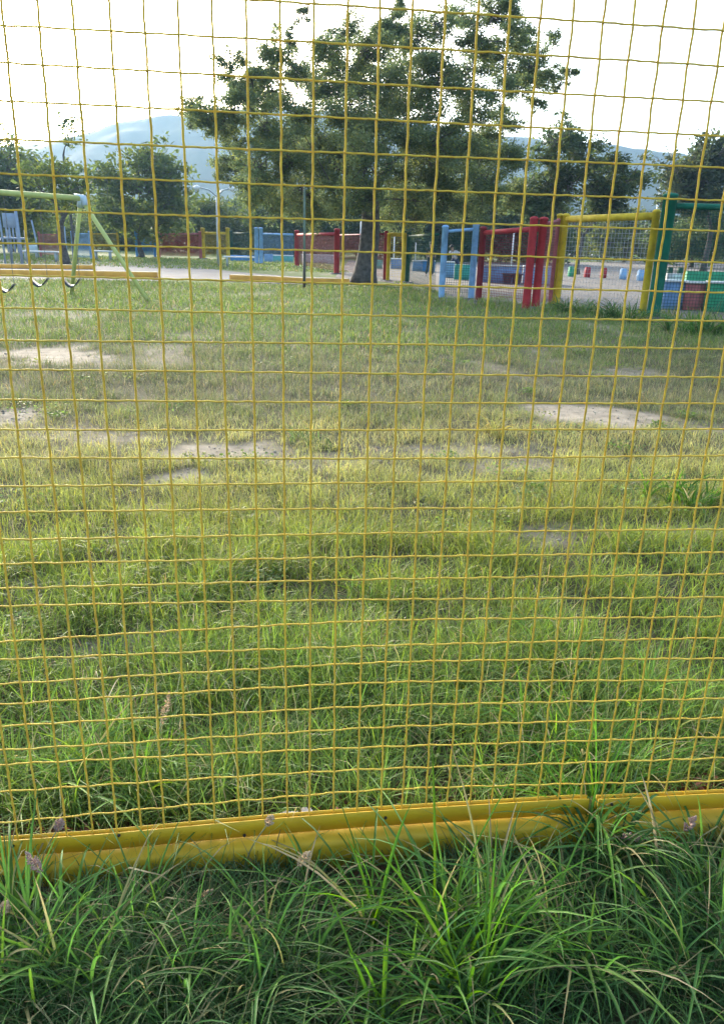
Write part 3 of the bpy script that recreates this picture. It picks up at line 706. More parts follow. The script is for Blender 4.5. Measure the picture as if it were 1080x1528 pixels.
def spread_tree(basepx, baseY, boxes, label, group, seed, leaf=.15, per=260, tr=.18, col=(.08, .12, .04), nb=14, rad=None, fork=None):
    base = P(basepx, 400, baseY); base[2] = 0
    rg = np.random.default_rng(seed); bl = []
    for (x0, y0, x1, y1) in boxes:
        for k in range(nb):
            th = rg.random()*6.28; q = math.sqrt(rg.random())
            a = (x0+x1)/2+(x1-x0)/2*q*math.cos(th)*.85; b = (y0+y1)/2+(y1-y0)/2*q*math.sin(th)*.85
            Y = baseY+rg.uniform(-1, 1)*(x1-x0)/2*baseY/FP*.7
            bl.append((P(a, b, Y), (rad or .24*min(x1-x0, y1-y0)+4)*baseY/FP*(.8+.5*rg.random())))
    return tree(base, bl, tr, label, leaf=leaf, per=per, col=col, group=group, seed=seed, twigs=10, fork=fork)
G = 'trees behind the playground'
spread_tree(212, 48, [(135, 215, 262, 330), (150, 285, 290, 355)], 'rounded dark tree left of the big tree in front of the blue mountain', G, 101, nb=12)
spread_tree(97, 34, [(40, 240, 135, 330)], 'tree with a dark trunk behind the swing frame, washed out by the low sun', G, 102, nb=9, leaf=.11, per=330, rad=24)
spread_tree(112, 40, [(78, 150, 132, 250)], 'thin sparse young tree rising above its neighbours at left under the glare', G, 120, nb=9, leaf=.08, per=260, rad=13, tr=.07)
spread_tree(20, 55, [(-60, 200, 80, 340)], 'tall tree at the left edge under the sun glare', G, 103, nb=16)
spread_tree(862, 38, [(800, 195, 900, 300), (860, 240, 965, 330), (760, 250, 840, 330)], 'dense dark tree right of the big tree with a forked trunk in the court', G, 104, nb=11, leaf=.12, per=420, tr=.12, col=(.055, .085, .04))
spread_tree(1050, 46, [(985, 235, 1090, 330), (1030, 205, 1110, 280)], 'grey green tree at the right edge above the green fence bay', G, 105, nb=17, col=(.06, .085, .045))
spread_tree(1180, 44, [(1100, 200, 1260, 340)], 'tree beyond the right edge of the court', G, 106, nb=14)
spread_tree(330, 66, [(270, 305, 400, 385)], 'low bushy tree behind the yellow and dark green bays', G, 107, nb=24, leaf=.2, per=240, col=(.06, .09, .025))
spread_tree(440, 64, [(375, 290, 500, 385)], 'bushy tree behind the slim lamp post', G, 108, nb=24, leaf=.2, per=240, col=(.055, .09, .025))
spread_tree(560, 66, [(480, 290, 640, 388)], 'bushy tree directly behind the big trunk', G, 109, nb=30, leaf=.2, per=240, col=(.05, .085, .022))
spread_tree(690, 62, [(600, 280, 770, 390)], 'wide dark tree behind the blue and red bays', G, 110, nb=34, leaf=.19, per=220, col=(.065, .10, .04))
spread_tree(800, 60, [(730, 280, 850, 390)], 'dark tree behind the red double posts', G, 111, nb=26, leaf=.19, per=220, col=(.065, .10, .04))
spread_tree(930, 74, [(860, 300, 990, 378)], 'olive tree behind the yellow bay', G, 112, nb=14, leaf=.22, per=180, col=(.075, .1, .035))
spread_tree(1030, 60, [(960, 305, 1100, 395)], 'dark shrub like tree behind the green bay', G, 113, nb=14, leaf=.2, per=180, col=(.065, .10, .045))
spread_tree(60, 72, [(-20, 305, 130, 378)], 'hazy tree behind the play tower', G, 114, nb=14, leaf=.22, per=180)
spread_tree(180, 70, [(110, 305, 270, 380)], 'hazy tree behind the far red fence bays', G, 115, nb=26, leaf=.22, per=220)
spread_tree(-120, 60, [(-220, 230, -40, 360)], 'tree beyond the left edge of the field', G, 116, nb=14, leaf=.2, per=180)

# far belt of bushes that reads as one mass
rgw = np.random.default_rng(77); n = 50000
xw = rgw.uniform(-75, 110, n); yw = 92+rgw.random(n)*14+6*np.sin(xw*.11); top = 2.6+2.6*fbm(xw*.09+7, xw*0+2, 81)+1.8*fbm(xw*.35, yw*.1, 82)
zw = top*rgw.random(n)**.75; V, q = leafquads(np.stack([xw, yw, zw], 1), .35*(.6+.8*rgw.random(n)), rgw, .6)
cw = np.repeat(np.array([.06, .09, .035])*(.6+.8*fbm(xw*.4, zw*.6, 83))[:, None]*(.7+.6*rgw.random((n, 1))), 4, 0)
me = mesh_np('far_bushes', V, q, None, cw); me.materials.append(M['leaf']); tag(link(bpy.data.objects.new('far_bushes', me)), 'dense low belt of green bushes closing the view far behind the playground', 'bushes', kind='stuff')

# ------------------------------------------------------------------ coloured fence bays
def bay(p0, p1, H0, H1, colname, label, posts=('a', 'b'), pr=.045, ptops=.08, mesh=True, meshcol=None, step=.055, wr=.0036, railr=.03, dbl=False, group='coloured fence bays', zb=0.06):
    a = np.array([p0[0], p0[1], 0.0]); b = np.array([p1[0], p1[1], 0.0])
    e = empty('fence_bay', a, label, 'fence bay', group); m_ = M[colname]; d = b-a; L = np.linalg.norm(d); u = d/L
    def post(c, H):
        c = np.asarray(c, float)
        MB().box(c+np.array([0, 0, .01]), (pr*4.2, pr*4.2, .06), .2, .008).build('footing', M['path'], e)
        MB().lathe(c, [(pr, -.05), (pr, H), (pr*1.12, H+.005), (pr*1.12, H+.03), (pr*.7, H+.055), (.001, H+.065)], 14).build('post', m_, e, True)
    if 'a' in posts:
        post((0, 0, 0), H0+ptops)
        if dbl: post((-u[0]*pr*2.6, -u[1]*pr*2.6, 0), H0+ptops)
    if 'b' in posts: post(d, H1+ptops)
    ra = u*pr*.6; ra2 = d-u*pr*.6
    for nm, za, zb_ in (('top_rail', H0, H1),):
        MB().tube([ra+np.array([0, 0, za]), (ra+ra2)/2+np.array([0, 0, (za+zb_)/2]), ra2+np.array([0, 0, zb_])], railr, 8).build(nm, m_, e, True)
    if mesh:
        mb = MB(); s = step
        while s < L-.02:
            c = u*s; h = H0+(H1-H0)*s/L
            mb.tube([c+np.array([0, 0, zb+.05]), c+np.array([0, 0, h])], wr, 4, False); s += step
        z = zb+.05+step
        while z < min(H0, H1)-.02:
            mb.tube([ra+np.array([0, 0, z]), ra2+np.array([0, 0, z])], wr, 4, False); z += step
        ob = mb.build('mesh_infill', M[meshcol or colname], e); ob['kind'] = 'stuff'
    return e
def g2(px, py): return at(px, py)
def HT(px, pyb, pyt):
    b = at(px, pyb); return P(px, pyt, b[1])[2]
# right to left
pG = g2(973, 475); pG2 = np.array([pG[0]+4.3, pG[1]-1.3, 0]) ; hG = HT(973, 475, 306)
bay(pG, (pG[0]+4.6, pG[1]-.6), hG, hG, 'green', 'tall dark green fence bay at the right edge with thick round post', pr=.125, railr=.055, ptops=.16, meshcol='dark_green', step=.06)
pY = g2(830, 457); pY2 = g2(957, 472)
bay(pY, pY2, HT(838, 457, 327), HT(968, 472, 322), 'yellow', 'bright yellow fence bay between the red double posts and the green bay', pr=.07, railr=.07, dbl=True, step=.09, wr=.0022, ptops=.06, meshcol='pale')
pR = g2(798, 460); pM = g2(713, 450)
bay(pR, pM, HT(803, 460, 341), HT(713, 450, 347), 'red', 'red fence bay with a pair of thick red posts', posts=('a',), pr=.085, railr=.055, meshcol='maroon', step=.055, ptops=.17, dbl=False)
HRED = HT(803, 460, 341)+.17+.065
e_ = empty('fence_post', g2(784, 460), 'second thick red post standing tight against the red double post', 'post')
MB().lathe((0, 0, 0), [(.085, -.05), (.085, HRED-.05), (.09, HRED-.04), (.06, HRED-.01), (.001, HRED)], 14).build('post_shaft', M['red'], e_, True)
# slanting red post behind the yellow one + rail between
bay(pY-np.array([.13, -.1, 0]), pR+np.array([.1, .05, 0]), HT(830, 457, 330), HT(803, 460, 333), 'brick_red', 'narrow reddish orange bay between the yellow post and the red double posts', posts=('a',), pr=.045, railr=.04, step=.055, ptops=.0)
bay(pM, g2(711, 449), HT(713, 450, 345), HT(713, 450, 345), 'maroon', 'single maroon post right of the blue bay', posts=('a',), pr=.075, mesh=False, ptops=.05)
pB1 = g2(702, 447); pB0 = g2(658, 446)
bay(pB1, pB0, HT(706, 447, 342), HT(656, 446, 345), 'light_blue', 'light blue fence bay with two blue posts in front of the child in white', pr=.075, railr=.035, meshcol='dark_green', ptops=.08)
for ob in bpy.data.objects:
    pass
pD = g2(607, 422)
bay(pB0+np.array([-.1, .25, 0]), pD, HT(655, 445, 350), HT(607, 422, 352), 'dark_green', 'dark green fence bay between the blue bay and the yellow one', posts=('b',), pr=.075, railr=.03, ptops=.05, step=.1, wr=.0025)
pY3 = g2(601, 421); pY4 = g2(578, 420)
bay(pY3, pY4, HT(601, 421, 350), HT(578, 420, 350), 'yellow', 'narrow yellow fence bay right of the big trunk', pr=.06, railr=.06, ptops=.0)
pR3 = g2(574, 419); pR4 = g2(504, 408)
bay(pR3, pR4, HT(574, 419, 349), HT(504, 408, 351), 'maroon', 'maroon fence bay running behind the big trunk', posts=('a',), pr=.07, ptops=.04)
pR5 = g2(443, 398)
bay(g2(502, 409), pR5, HT(502, 409, 349), HT(443, 398, 350), 'red', 'red fence bay left of the big trunk behind the slim lamp post', pr=.11, railr=.06, meshcol='maroon', ptops=.14)
pB5 = g2(390, 394)
bay(pB5, g2(439, 396), HT(390, 394, 349), HT(439, 396, 350), 'light_blue', 'light blue fence bay left of the red bay', posts=('a',), pr=.10, railr=.05, ptops=.25, dbl=True)
bay(g2(384, 391), g2(346, 388), HT(384, 391, 348), HT(346, 388, 348), 'dark_green', 'dark green fence bay between the blue and far yellow bays', posts=('b',), pr=.09)
bay(g2(341, 387), g2(304, 386), HT(341, 387, 348), HT(304, 386, 348), 'yellow', 'far yellow fence bay left of the dark green one', pr=.12, railr=.07, ptops=.25, step=.06, wr=.004)
bay(g2(300, 386), g2(238, 385), HT(300, 386, 349), HT(238, 385, 349), 'brick_red', 'far brick red fence bay left of the far yellow bay', pr=.09, meshcol='red', step=.06, wr=.008, railr=.05)
bay(g2(232, 384), g2(205, 384), HT(232, 384, 349), HT(205, 384, 349), 'blue', 'far blue fence bay with pale marks left of the brick red bay', pr=.07, step=.06, wr=.008)
bay(g2(178, 382), g2(140, 382), HT(178, 382, 349), HT(140, 382, 349), 'yellow', 'far olive yellow fence bay behind the slanting swing leg', pr=.06, step=.08)
bay(g2(112, 388), g2(138, 388), HT(112, 388, 349), HT(138, 388, 349), 'light_blue', 'far light blue panel behind the swing frame', pr=.09, step=.06, wr=.008)
bay(g2(62, 384), g2(92, 384), HT(62, 384, 350), HT(92, 384, 350), 'brick_red', 'far red panel between the play tower and the swing frame', pr=.06, step=.06, wr=.01)
bay(g2(-40, 384), g2(-5, 384), HT(-40, 384, 350), HT(-5, 384, 350), 'blue', 'far blue panel beyond the left edge', pr=.06, step=.06, wr=.008)

# ------------------------------------------------------------------ low walls, bollards, planters inside the court
def wall(name, a, b, h, th, colname, label, cap=None, cat='low wall', group=None, z=0):
    a = np.array([a[0], a[1], 0.0]); b = np.array([b[0], b[1], 0.0]); d = b-a; L = np.linalg.norm(d); rz = math.atan2(d[1], d[0])
    e = empty(name, (a+b)/2+np.array([0, 0, z]), label, cat, group, rz)
    MB().box((0, 0, h/2-.02), (L, th, h+.04), 0, .015).build('wall_body', M[colname], e)
    if cap: MB().box((0, 0, h+.028), (L+.04, th+.08, .045), 0, .01).build('cap', M[cap], e)
    return e
def wpx(name, x0, x1, yb, yt, colname, label, cap=None, th=.2, **k):
    a = g2(x0, yb); b = g2(x1, yb+(x1-x0)*.03); wall(name, a, b, HT((x0+x1)/2, yb+(x1-x0)*.015, yt), th, colname, label, cap, **k)
wpx('low_wall', 717, 776, 421, 398, 'wall_blue', 'low blue wall behind the two dark pots', 'pale')
wpx('low_wall', 779, 822, 423, 399, 'light_blue', 'low pale blue wall seen beside the red double posts', 'pale')
wpx('low_wall', 615, 629, 404.5, 390, 'wall_blue', 'small light blue wall block right of the dark green post', 'white')
wpx('low_wall', 629.5, 648, 405, 390, 'blue', 'small deeper blue wall block behind the standing child', 'white')
wpx('low_wall', 583, 603, 401, 387, 'wall_blue', 'small blue wall seen through the narrow yellow bay', 'white')
wpx('low_wall', 561, 570, 401, 388, 'teal', 'small green wall right of the big trunk')
wpx('low_wall', 660, 676, 414, 392, 'light_blue', 'pale blue wall block behind the legs of the child in white', 'white')
wpx('low_wall', 677, 703, 417, 395, 'teal', 'turquoise wall block with white rubbed marks behind the blue bay')
wpx('low_wall', 985, 1017, 461, 421, 'wall_blue', 'blue painted wall block nearest the thick green post', 'white')
wpx('low_wall', 1018, 1047, 463, 423, 'brick_red', 'red painted wall block between the blue and green ones', 'white')
wpx('low_wall', 1049, 1140, 465, 424, 'mid_green', 'long green painted wall block at the right edge', 'white', group=None)
wpx('low_wall', 1019, 1150, 437, 406, 'mid_green', 'green wall rising behind the red and green blocks', None)
wpx('low_wall', 990, 1018, 434, 408, 'pale', 'grey unpainted wall block above the blue one', None)
wpx('low_wall', 120, 150, 390, 384, 'pale', 'pale kerb stone behind the swing leg', None) if False else None
wpx('low_wall', 345, 382, 389, 381, 'blue', 'far turquoise blue wall behind the dark green bay', None, th=.3)
wpx('low_wall', 408, 437, 390, 382, 'teal', 'far green wall behind the light blue bay', 'white', th=.3)
wpx('low_wall', 450, 500, 392, 381, 'pale', 'far pale wall seen through the red bay', 'white', th=.3)
wpx('low_wall', 395, 407, 391, 379, 'wall_blue', 'far small blue wall beside the double blue post', None, th=.3)
# white rubbed marks on the turquoise block
tm = empty('wall_mark', P(684, 407, at(684, 417)[1]-.16), 'white paint marks on the turquoise wall block', 'paint mark')
MB().box((0, 0, 0), (.10, .01, .10), .0, .003).box((.12, 0, -.17), (.5, .01, .03), .0, .003).box((.55, 0, .19), (.22, .01, .04), 0, .003).build('mark', M['white'], tm)
def pot(px, py, label):
    c = g2(px, py); e = empty('plant_pot', c, label, 'pot', 'dark pots by the blue wall')
    MB().lathe((0, 0, 0), [(.11, 0), (.13, .02), (.17, .30), (.20, .31), (.20, .36), (.165, .36), (.15, .30), (.001, .29)], 14).build('pot_body', M['potgrey'], e, True)
M['potgrey'] = mat('dark_grey_pot', (.06, .07, .10), .6)
pot(756, 423.5, 'left one of the two dark tapered pots in front of the blue wall'); pot(770, 424, 'right one of the two dark tapered pots in front of the blue wall')
def bollard(px, yb, yt, colname, label, w=.22):
    c = g2(px, yb); h = HT(px, yb, yt); e = empty('bollard', c, label, 'bollard', 'painted bollards at the road')
    MB().box((0, 0, h/2), (w, w, h), .1, .008, .96).build('bollard_body', M[colname], e)
    MB().box((0, 0, h+.02), (w*.8, w*.8, .04), .1, .01).build('bollard_top', M[colname], e)
bollard(875, 414, 400, 'red', 'left red bollard seen through the yellow bay'); bollard(899, 415, 401, 'red', 'right red bollard seen through the yellow bay')
bollard(928, 417, 402, 'light_blue', 'left light blue bollard seen through the yellow bay'); bollard(954, 419, 404, 'light_blue', 'right light blue bollard near the yellow end post')
bollard(851, 413, 399, 'mid_green', 'green bollard beside the forked trunk')
bollard(998, 411, 400, 'dark_green', 'left dark bollard above the grey block'); bollard(1013, 412, 400, 'dark_green', 'right dark bollard above the grey block')
# tyre / bush on the far side
# white kiosk
c = g2(948, 383); e = empty('kiosk', c, 'small white open sided kiosk far behind the yellow bay', 'kiosk', rz=.2)
s = 75/FP*.9
MB().box((0, 0, .35), (1.9, 1.4, .7), 0, .02).build('counter', M['white'], e); MB().box((0, 0, 1.72), (2.3, 1.8, .12), 0, .02).build('roof', M['white'], e)
for sx in (-1, 1):
    for sy in (-1, 1): MB().box((sx*.9, sy*.62, 1.18), (.1, .1, .96)).build('post', M['white'], e)
# parked white car far away
c = g2(917, 382); e = empty('parked_car', c, 'white car parked far behind the yellow bay', 'car', rz=.1)
def loft(mb, secs):
    V = []; n = len(secs[0])
    for s_ in secs: V += s_
    q = [(k*n+i, k*n+(i+1) % n, (k+1)*n+(i+1) % n, (k+1)*n+i) for k in range(len(secs)-1) for i in range(n)]
    tr = [(0, i+1, i) for i in range(1, n-1)] + [((len(secs)-1)*n, (len(secs)-1)*n+i, (len(secs)-1)*n+i+1) for i in range(1, n-1)]
    mb.add(V, q, tr); return mb
def sec(x, w, z0, z1): return [(x, -w, z0), (x, w, z0), (x, w*.97, z1), (x, -w*.97, z1)]
loft(MB(), [sec(-2, .7, .35, .75), sec(-1.8, .82, .25, .9), sec(1.2, .84, .25, .92), sec(1.9, .8, .25, .78), sec(2.05, .65, .35, .6)]).build('body', M['white'], e)
loft(MB(), [sec(-1.7, .72, .88, .9), sec(-1.2, .66, .9, 1.38), sec(.3, .66, .9, 1.42), sec(1.0, .72, .88, .92)]).build('cabin', M['potgrey'], e)
MB().box((-.4, 0, 1.43), (1.5, 1.25, .04), 0, .01).build('roof', M['white'], e)
for sx in (-1.25, 1.25):
    for sy in (-.8, .8):
        MB().tube([(sx, sy-.1, .32), (sx, sy+.1, .32)], .32, 14).build('wheel', M['hole'], e)

# ------------------------------------------------------------------ orange sand-pit kerbs
def okerb(pts, h, w, label):
    P3 = [at(a, b) for a, b in pts]; e = empty('orange_kerb', P3[0], label, 'kerb', 'orange kerbs around the play area')
    P3 = np.array(P3)-P3[0]
    # resample
    d = np.r_[0, np.cumsum(np.linalg.norm(np.diff(P3, axis=0), axis=1))]; s = np.linspace(0, d[-1], 24)
    Q = np.stack([np.interp(s, d, P3[:, k]) for k in range(3)], 1); t = np.gradient(Q, axis=0); t /= np.linalg.norm(t, axis=1, keepdims=True)
    nrm = np.stack([-t[:, 1], t[:, 0], 0*t[:, 0]], 1); b = .025; prof = [(-w/2, -.05), (-w/2, h-b), (-w/2+b, h), (w/2-b, h), (w/2, h-b), (w/2, -.05)]
    V = np.array([Q[k]+nrm[k]*a+np.array([0, 0, z]) for k in range(24) for a, z in prof]); m = len(prof)
    q = [(k*m+a, (k+1)*m+a, (k+1)*m+(a+1) % m, k*m+(a+1) % m) for k in range(23) for a in range(m)]
    tr = [(0, a, a+1) for a in range(1, m-1)]+[(23*m, 23*m+a+1, 23*m+a) for a in range(1, m-1)]
    mb = MB(); mb.add(V, q, tr); mb.build('kerb_body', M['kerb_orange'], e)
    V = np.array([Q[k]+nrm[k]*a+np.array([0, 0, z]) for k in range(24) for a, z in ((-w/2+.02, h-.01), (-w/2+.03, h+.006), (w/2-.03, h+.006), (w/2-.02, h-.01))])
    q = [(k*4+a, (k+1)*4+a, (k+1)*4+(a+1) % 4, k*4+(a+1) % 4) for k in range(23) for a in range(4)]
    mb = MB(); mb.add(V, q); mb.build('kerb_top', M['cream'], e)  # pale strip painting the lit top of the kerb
okerb([(-120, 410), (0, 411), (120, 412.5), (236, 414.5)], .17, .30, 'long straight orange kerb nearest the swing, ending at the concrete path')
okerb([(-100, 399), (0, 400.5), (90, 401.5), (142, 402)], .15, .3, 'orange kerb behind the swing frame, parallel to the nearest one')
okerb([(345, 418), (400, 420), (455, 423), (520, 424)], .16, .30, 'orange kerb between the path and the big trunk')
M['sand'] = mat('sand', (.24, .22, .19), .95, .1, 3)
flat('sand_strip', [(-120, 417), (0, 417.5), (120, 419), (236, 420), (236, 415), (-120, 411)], .010, M['sand'])

# ------------------------------------------------------------------ swing set
ax = P(121, 296, 17.0); e = empty('swing_frame', (ax[0], ax[1], 0), 'pale green metal swing frame with slanting leg and three hanging belt seats holders', 'swing')
e['label'] = 'pale green metal swing frame with two splayed legs and a long top beam'
def rel(p): return np.asarray(p)-np.array([ax[0], ax[1], 0])
A0 = rel(ax); L1 = rel(at(221, 449)); L2 = rel(at(107, 440)); bm = rel(P(-260, 268, 15.2)); 
MB().tube([A0+np.array([.03, .0, 0]), (A0+bm)/2, bm], .052, 12).build('top_beam', M['swinggreen'], e, True)
for q_ in (L1, L2): MB().tube([A0+(q_-A0)*.04, (A0+q_)/2, q_], .042, 10).build('leg', M['swinggreen'], e, True)
MB().tube([A0+np.array([-.12, 0, .02]), A0+np.array([.06, 0, .0]), A0+(L1-A0)*.07], .068, 12).ball(A0+np.array([.03, 0, 0]), .075).tube([A0, A0+(L2-A0)*.08], .06, 10).build('corner_joint', M['swingjoint'], e, True)
L1b = bm+(L1-A0); L2b = bm+(L2-A0)
for q_ in (L1b, L2b): MB().tube([bm, (bm+q_)/2, q_], .042, 10).build('leg', M['swinggreen'], e, True)
def swing_seat(px, py, label):
    f_ = (px-121)/(-260-121); top = ax + (P(-260, 268, 15.2)-ax)*f_
    # where the seat hangs (below the beam)
    c = P(px, py, top[1]); w = .21
    o = empty('belt_swing', (c[0], c[1], c[2]), label, 'swing', 'belt seats hanging from the swing frame')
    t = np.linspace(-1, 1, 13); V = []; q = []
    for k, a in enumerate(t):
        x = a*w*.78; z = (abs(a)**1.7)*.14; 
        for (dy, dz) in ((-.11, 0), (.11, .02), (.11, .045), (-.11, .025)): V.append((x, dy, z+dz))
    for k in range(12):
        for i in range(4): q.append((k*4+i, k*4+(i+1) % 4, (k+1)*4+(i+1) % 4, (k+1)*4+i))
    q += [(3, 2, 1, 0), (48, 49, 50, 51)]
    mb = MB(); mb.add(V, q); mb.build('belt', M['seat'], o, True)
    tz = top[2]-c[2]-.05
    for sx in (-1, 1):
        mb = MB(); n = 40
        za = .14
        for k in range(n):
            z0 = za+(tz-za)*k/n; z1 = za+(tz-za)*(k+1)/n; x0 = sx*w*.78; r_ = .008
            if k % 2: mb.tube([(x0-r_, 0, z0), (x0-r_, 0, z1)], .003, 4, False).tube([(x0+r_, 0, z0), (x0+r_, 0, z1)], .003, 4, False)
            else: mb.tube([(x0, -r_, z0), (x0, -r_, z1)], .003, 4, False).tube([(x0, r_, z0), (x0, r_, z1)], .003, 4, False)
        mb.build('chain', M['chain'], o)
swing_seat(108, 429, 'dark belt swing seat nearest the slanting leg'); swing_seat(60, 428.5, 'dark belt swing seat in the middle of the three'); swing_seat(10, 437, 'dark belt swing seat at the left edge of the picture')
swing_seat(-60, 440, 'dark belt swing seat beyond the left edge')

# ------------------------------------------------------------------ play tower, bench, poles
def pole(px, yb, yt, r, m_, name, label, cat='pole', group=None, tilt=0.0):
    c = g2(px, yb); h = P(px, yt, c[1])[2]; e = empty(name, c, label, cat, group)
    MB().tube([(0, 0, -.05), (0, 0, h*.5), (tilt, 0, h)], [r, r*.95, r*.8], 10).build('shaft', m_, e, True); return e, h
M['bluegrey'] = mat('blue_grey_paint', (.24, .31, .40), .5, .08)
e = empty('play_tower', g2(24, 398), 'pale blue grey climbing tower at the left edge behind the orange kerb', 'play tower'); c0 = g2(24, 398)
k_ = c0[1]/FP
for dx, h, r in ((-.35, 1.95, .035), (.25, 2.0, .055)):
    MB().tube([(dx, 0, -.05), (dx, 0, h*.5), (dx-.03, 0, h)], r, 10).build('post', M['bluegrey'], e, True)
MB().box((-.05, .1, 1.62), (.5, .06, .5), 0, .01).build('panel', M['bluegrey'], e)
for k in range(4): MB().box((-.22+k*.12, .1, .95), (.05, .05, .9), 0, .008).build('slat', M['bluegrey'], e)
MB().box((-.05, .4, 1.0), (.75, .8, .07), 0, .01).build('platform', M['bluegrey'], e)
for dx, h in ((-.35, 1.3), (.25, 1.3)): MB().tube([(dx, .8, 0), (dx, .8, h)], .05, 8).build('post', M['bluegrey'], e, True)
loft(MB(), [[(-.6, .2, .95), (-.6, .6, .95), (-.6, .6, 1.0), (-.6, .2, 1.0)], [(-1.1, .2, .45), (-1.1, .6, .45), (-1.1, .6, .5), (-1.1, .2, .5)], [(-1.9, .2, .15), (-1.9, .6, .15), (-1.9, .6, .2), (-1.9, .2, .2)]]).build('slide', M['white'], e)
pole(57, 384, 329, .05, M['bluegrey'], 'metal_pole', 'slim pale pole right of the play tower', tilt=-.12)
pole(101, 385, 338, .04, M['bluegrey'], 'metal_pole', 'thin pale pole behind the swing frame')
e = empty('notice_box', g2(49, 386), 'pale turquoise box behind the slim pole', 'box'); MB().box((0, 0, .5), (.5, .3, .45), 0, .02).build('box_body', M['teal2'] if 'teal2' in M else M['swingjoint'], e)
for sx in (-.2, .2): MB().box((sx, 0, .13), (.05, .2, .32)).build('leg', M['grey'], e)
def bench(px, yb, L, label):
    c = g2(px, yb); e = empty('bench', c, label, 'bench', 'low benches in the playground')
    MB().box((0, 0, .42), (L, .4, .06), 0, .01).build('seat', M['white'], e)
    for sx in (-1, 1): MB().box((sx*L*.38, 0, .2), (.08, .34, .4)).build('leg', M['grey'], e)
bench(63, 390, 1.7, 'low pale bench behind the first swing seats'); bench(357, 398, 1.4, 'low pale bench before the dark green bay'); bench(155, 388, .9, 'short bench behind the slanting swing leg')
# slim lamp post between camera and trunk
c = g2(454, 430); e = empty('lamp_post', c, 'slim grey green post with dark brown lower part standing left of the big trunk', 'post')
h2 = P(454, 238, c[1])[2]; h1 = P(454, 372, c[1])[2]
MB().tube([(0, 0, -.05), (0, 0, h1)], .040, 10).build('lower_sleeve', M['brownpole'], e, True)
MB().tube([(0, 0, h1-.02), (0, 0, h2*.7), (0, 0, h2)], .030, 10).build('shaft', M['greenpole'], e, True)
MB().tube([(0, 0, h2-.01), (0, 0, h2+.05)], .045, 10).build('cap', M['greenpole'], e, True)
def street_lamp(px, yb, yt, arms, label, r=.09, post_top=None):
    c = g2(px, yb) ; h = P(px, yt, c[1])[2]; e = empty('street_lamp', c, label, 'street lamp', 'street lamps around the park')
    MB().tube([(0, 0, -.1), (0, 0, h*.5), (0, 0, h)], [r, r*.8, r*.5], 10).build('post', M['grey'], e, True)
    for (dx, dz) in arms:
        MB().tube([(0, 0, h-.1), (dx*.35, 0, h+dz*.65), (dx*.8, 0, h+dz)], r*.4, 8).build('arm', M['grey'], e, True)
        MB().tube([(dx*.8, 0, h+dz), (dx*.95, 0, h+dz), (dx*1.15, 0, h+dz-.02)], [r*.5, r*1.4, r*.7], 8).build('lamp_head', M['white'], e, True)
street_lamp(327, 396, 290, [(-.9, .25), (.7, .25)], 'distant twin armed street lamp left of the big crown', r=.09)
street_lamp(968, 398, 246, [(-1.4, .7)], 'grey street lamp with one long arm above the yellow bay', r=.1)
street_lamp(1017, 388, 122, [(-.45, .12)], 'tall street lamp whose small head stands against the sky at right', r=.07)
def thinpole(px, yb, yt, lb): pole(px, yb, yt, .045, M['white'], 'thin_pole', lb, group='thin white poles in the park')
thinpole(924, 390, 345, 'thin white pole left of the kiosk'); thinpole(762, 400, 345, 'thin pale pole above the two dark pots')
thinpole(587, 396, 352, 'thin white pole seen through the narrow yellow bay'); thinpole(537, 390, 330, 'thin white pole at the left side of the big trunk')
thinpole(1060, 392, 350, 'thin pale pole behind the green bay'); thinpole(619, 392, 362, 'thin white pole above the light blue block')

# ------------------------------------------------------------------ children
def skin_body(name, verts, edges, radii, m_, parent, sub=2):
    me = bpy.data.meshes.new(name); me.from_pydata(verts, edges, []); me.update()
    o = link(bpy.data.objects.new(name, me), parent); md = o.modifiers.new('skin', 'SKIN'); md.use_smooth_shade = True
    for v, r in zip(me.skin_vertices[0].data, radii): v.radius = (r, r)
    me.skin_vertices[0].data[0].use_root = True
    sb = o.modifiers.new('sub', 'SUBSURF'); sb.levels = sub; sb.render_levels = sub
    me.materials.append(m_); return o
M['skin'] = mat('skin', (.42, .26, .18), .6); M['cl_dark'] = mat('dark_green_cloth', (.02, .035, .03), .85); M['cl_trouser'] = mat('grey_trouser_cloth', (.07, .07, .09), .9)
M['cl_white'] = mat('white_cloth', (.62, .58, .58), .85); M['cl_jean'] = mat('dark_blue_cloth', (.05, .06, .12), .9); M['hair'] = mat('dark_hair', (.02, .015, .012), .6)
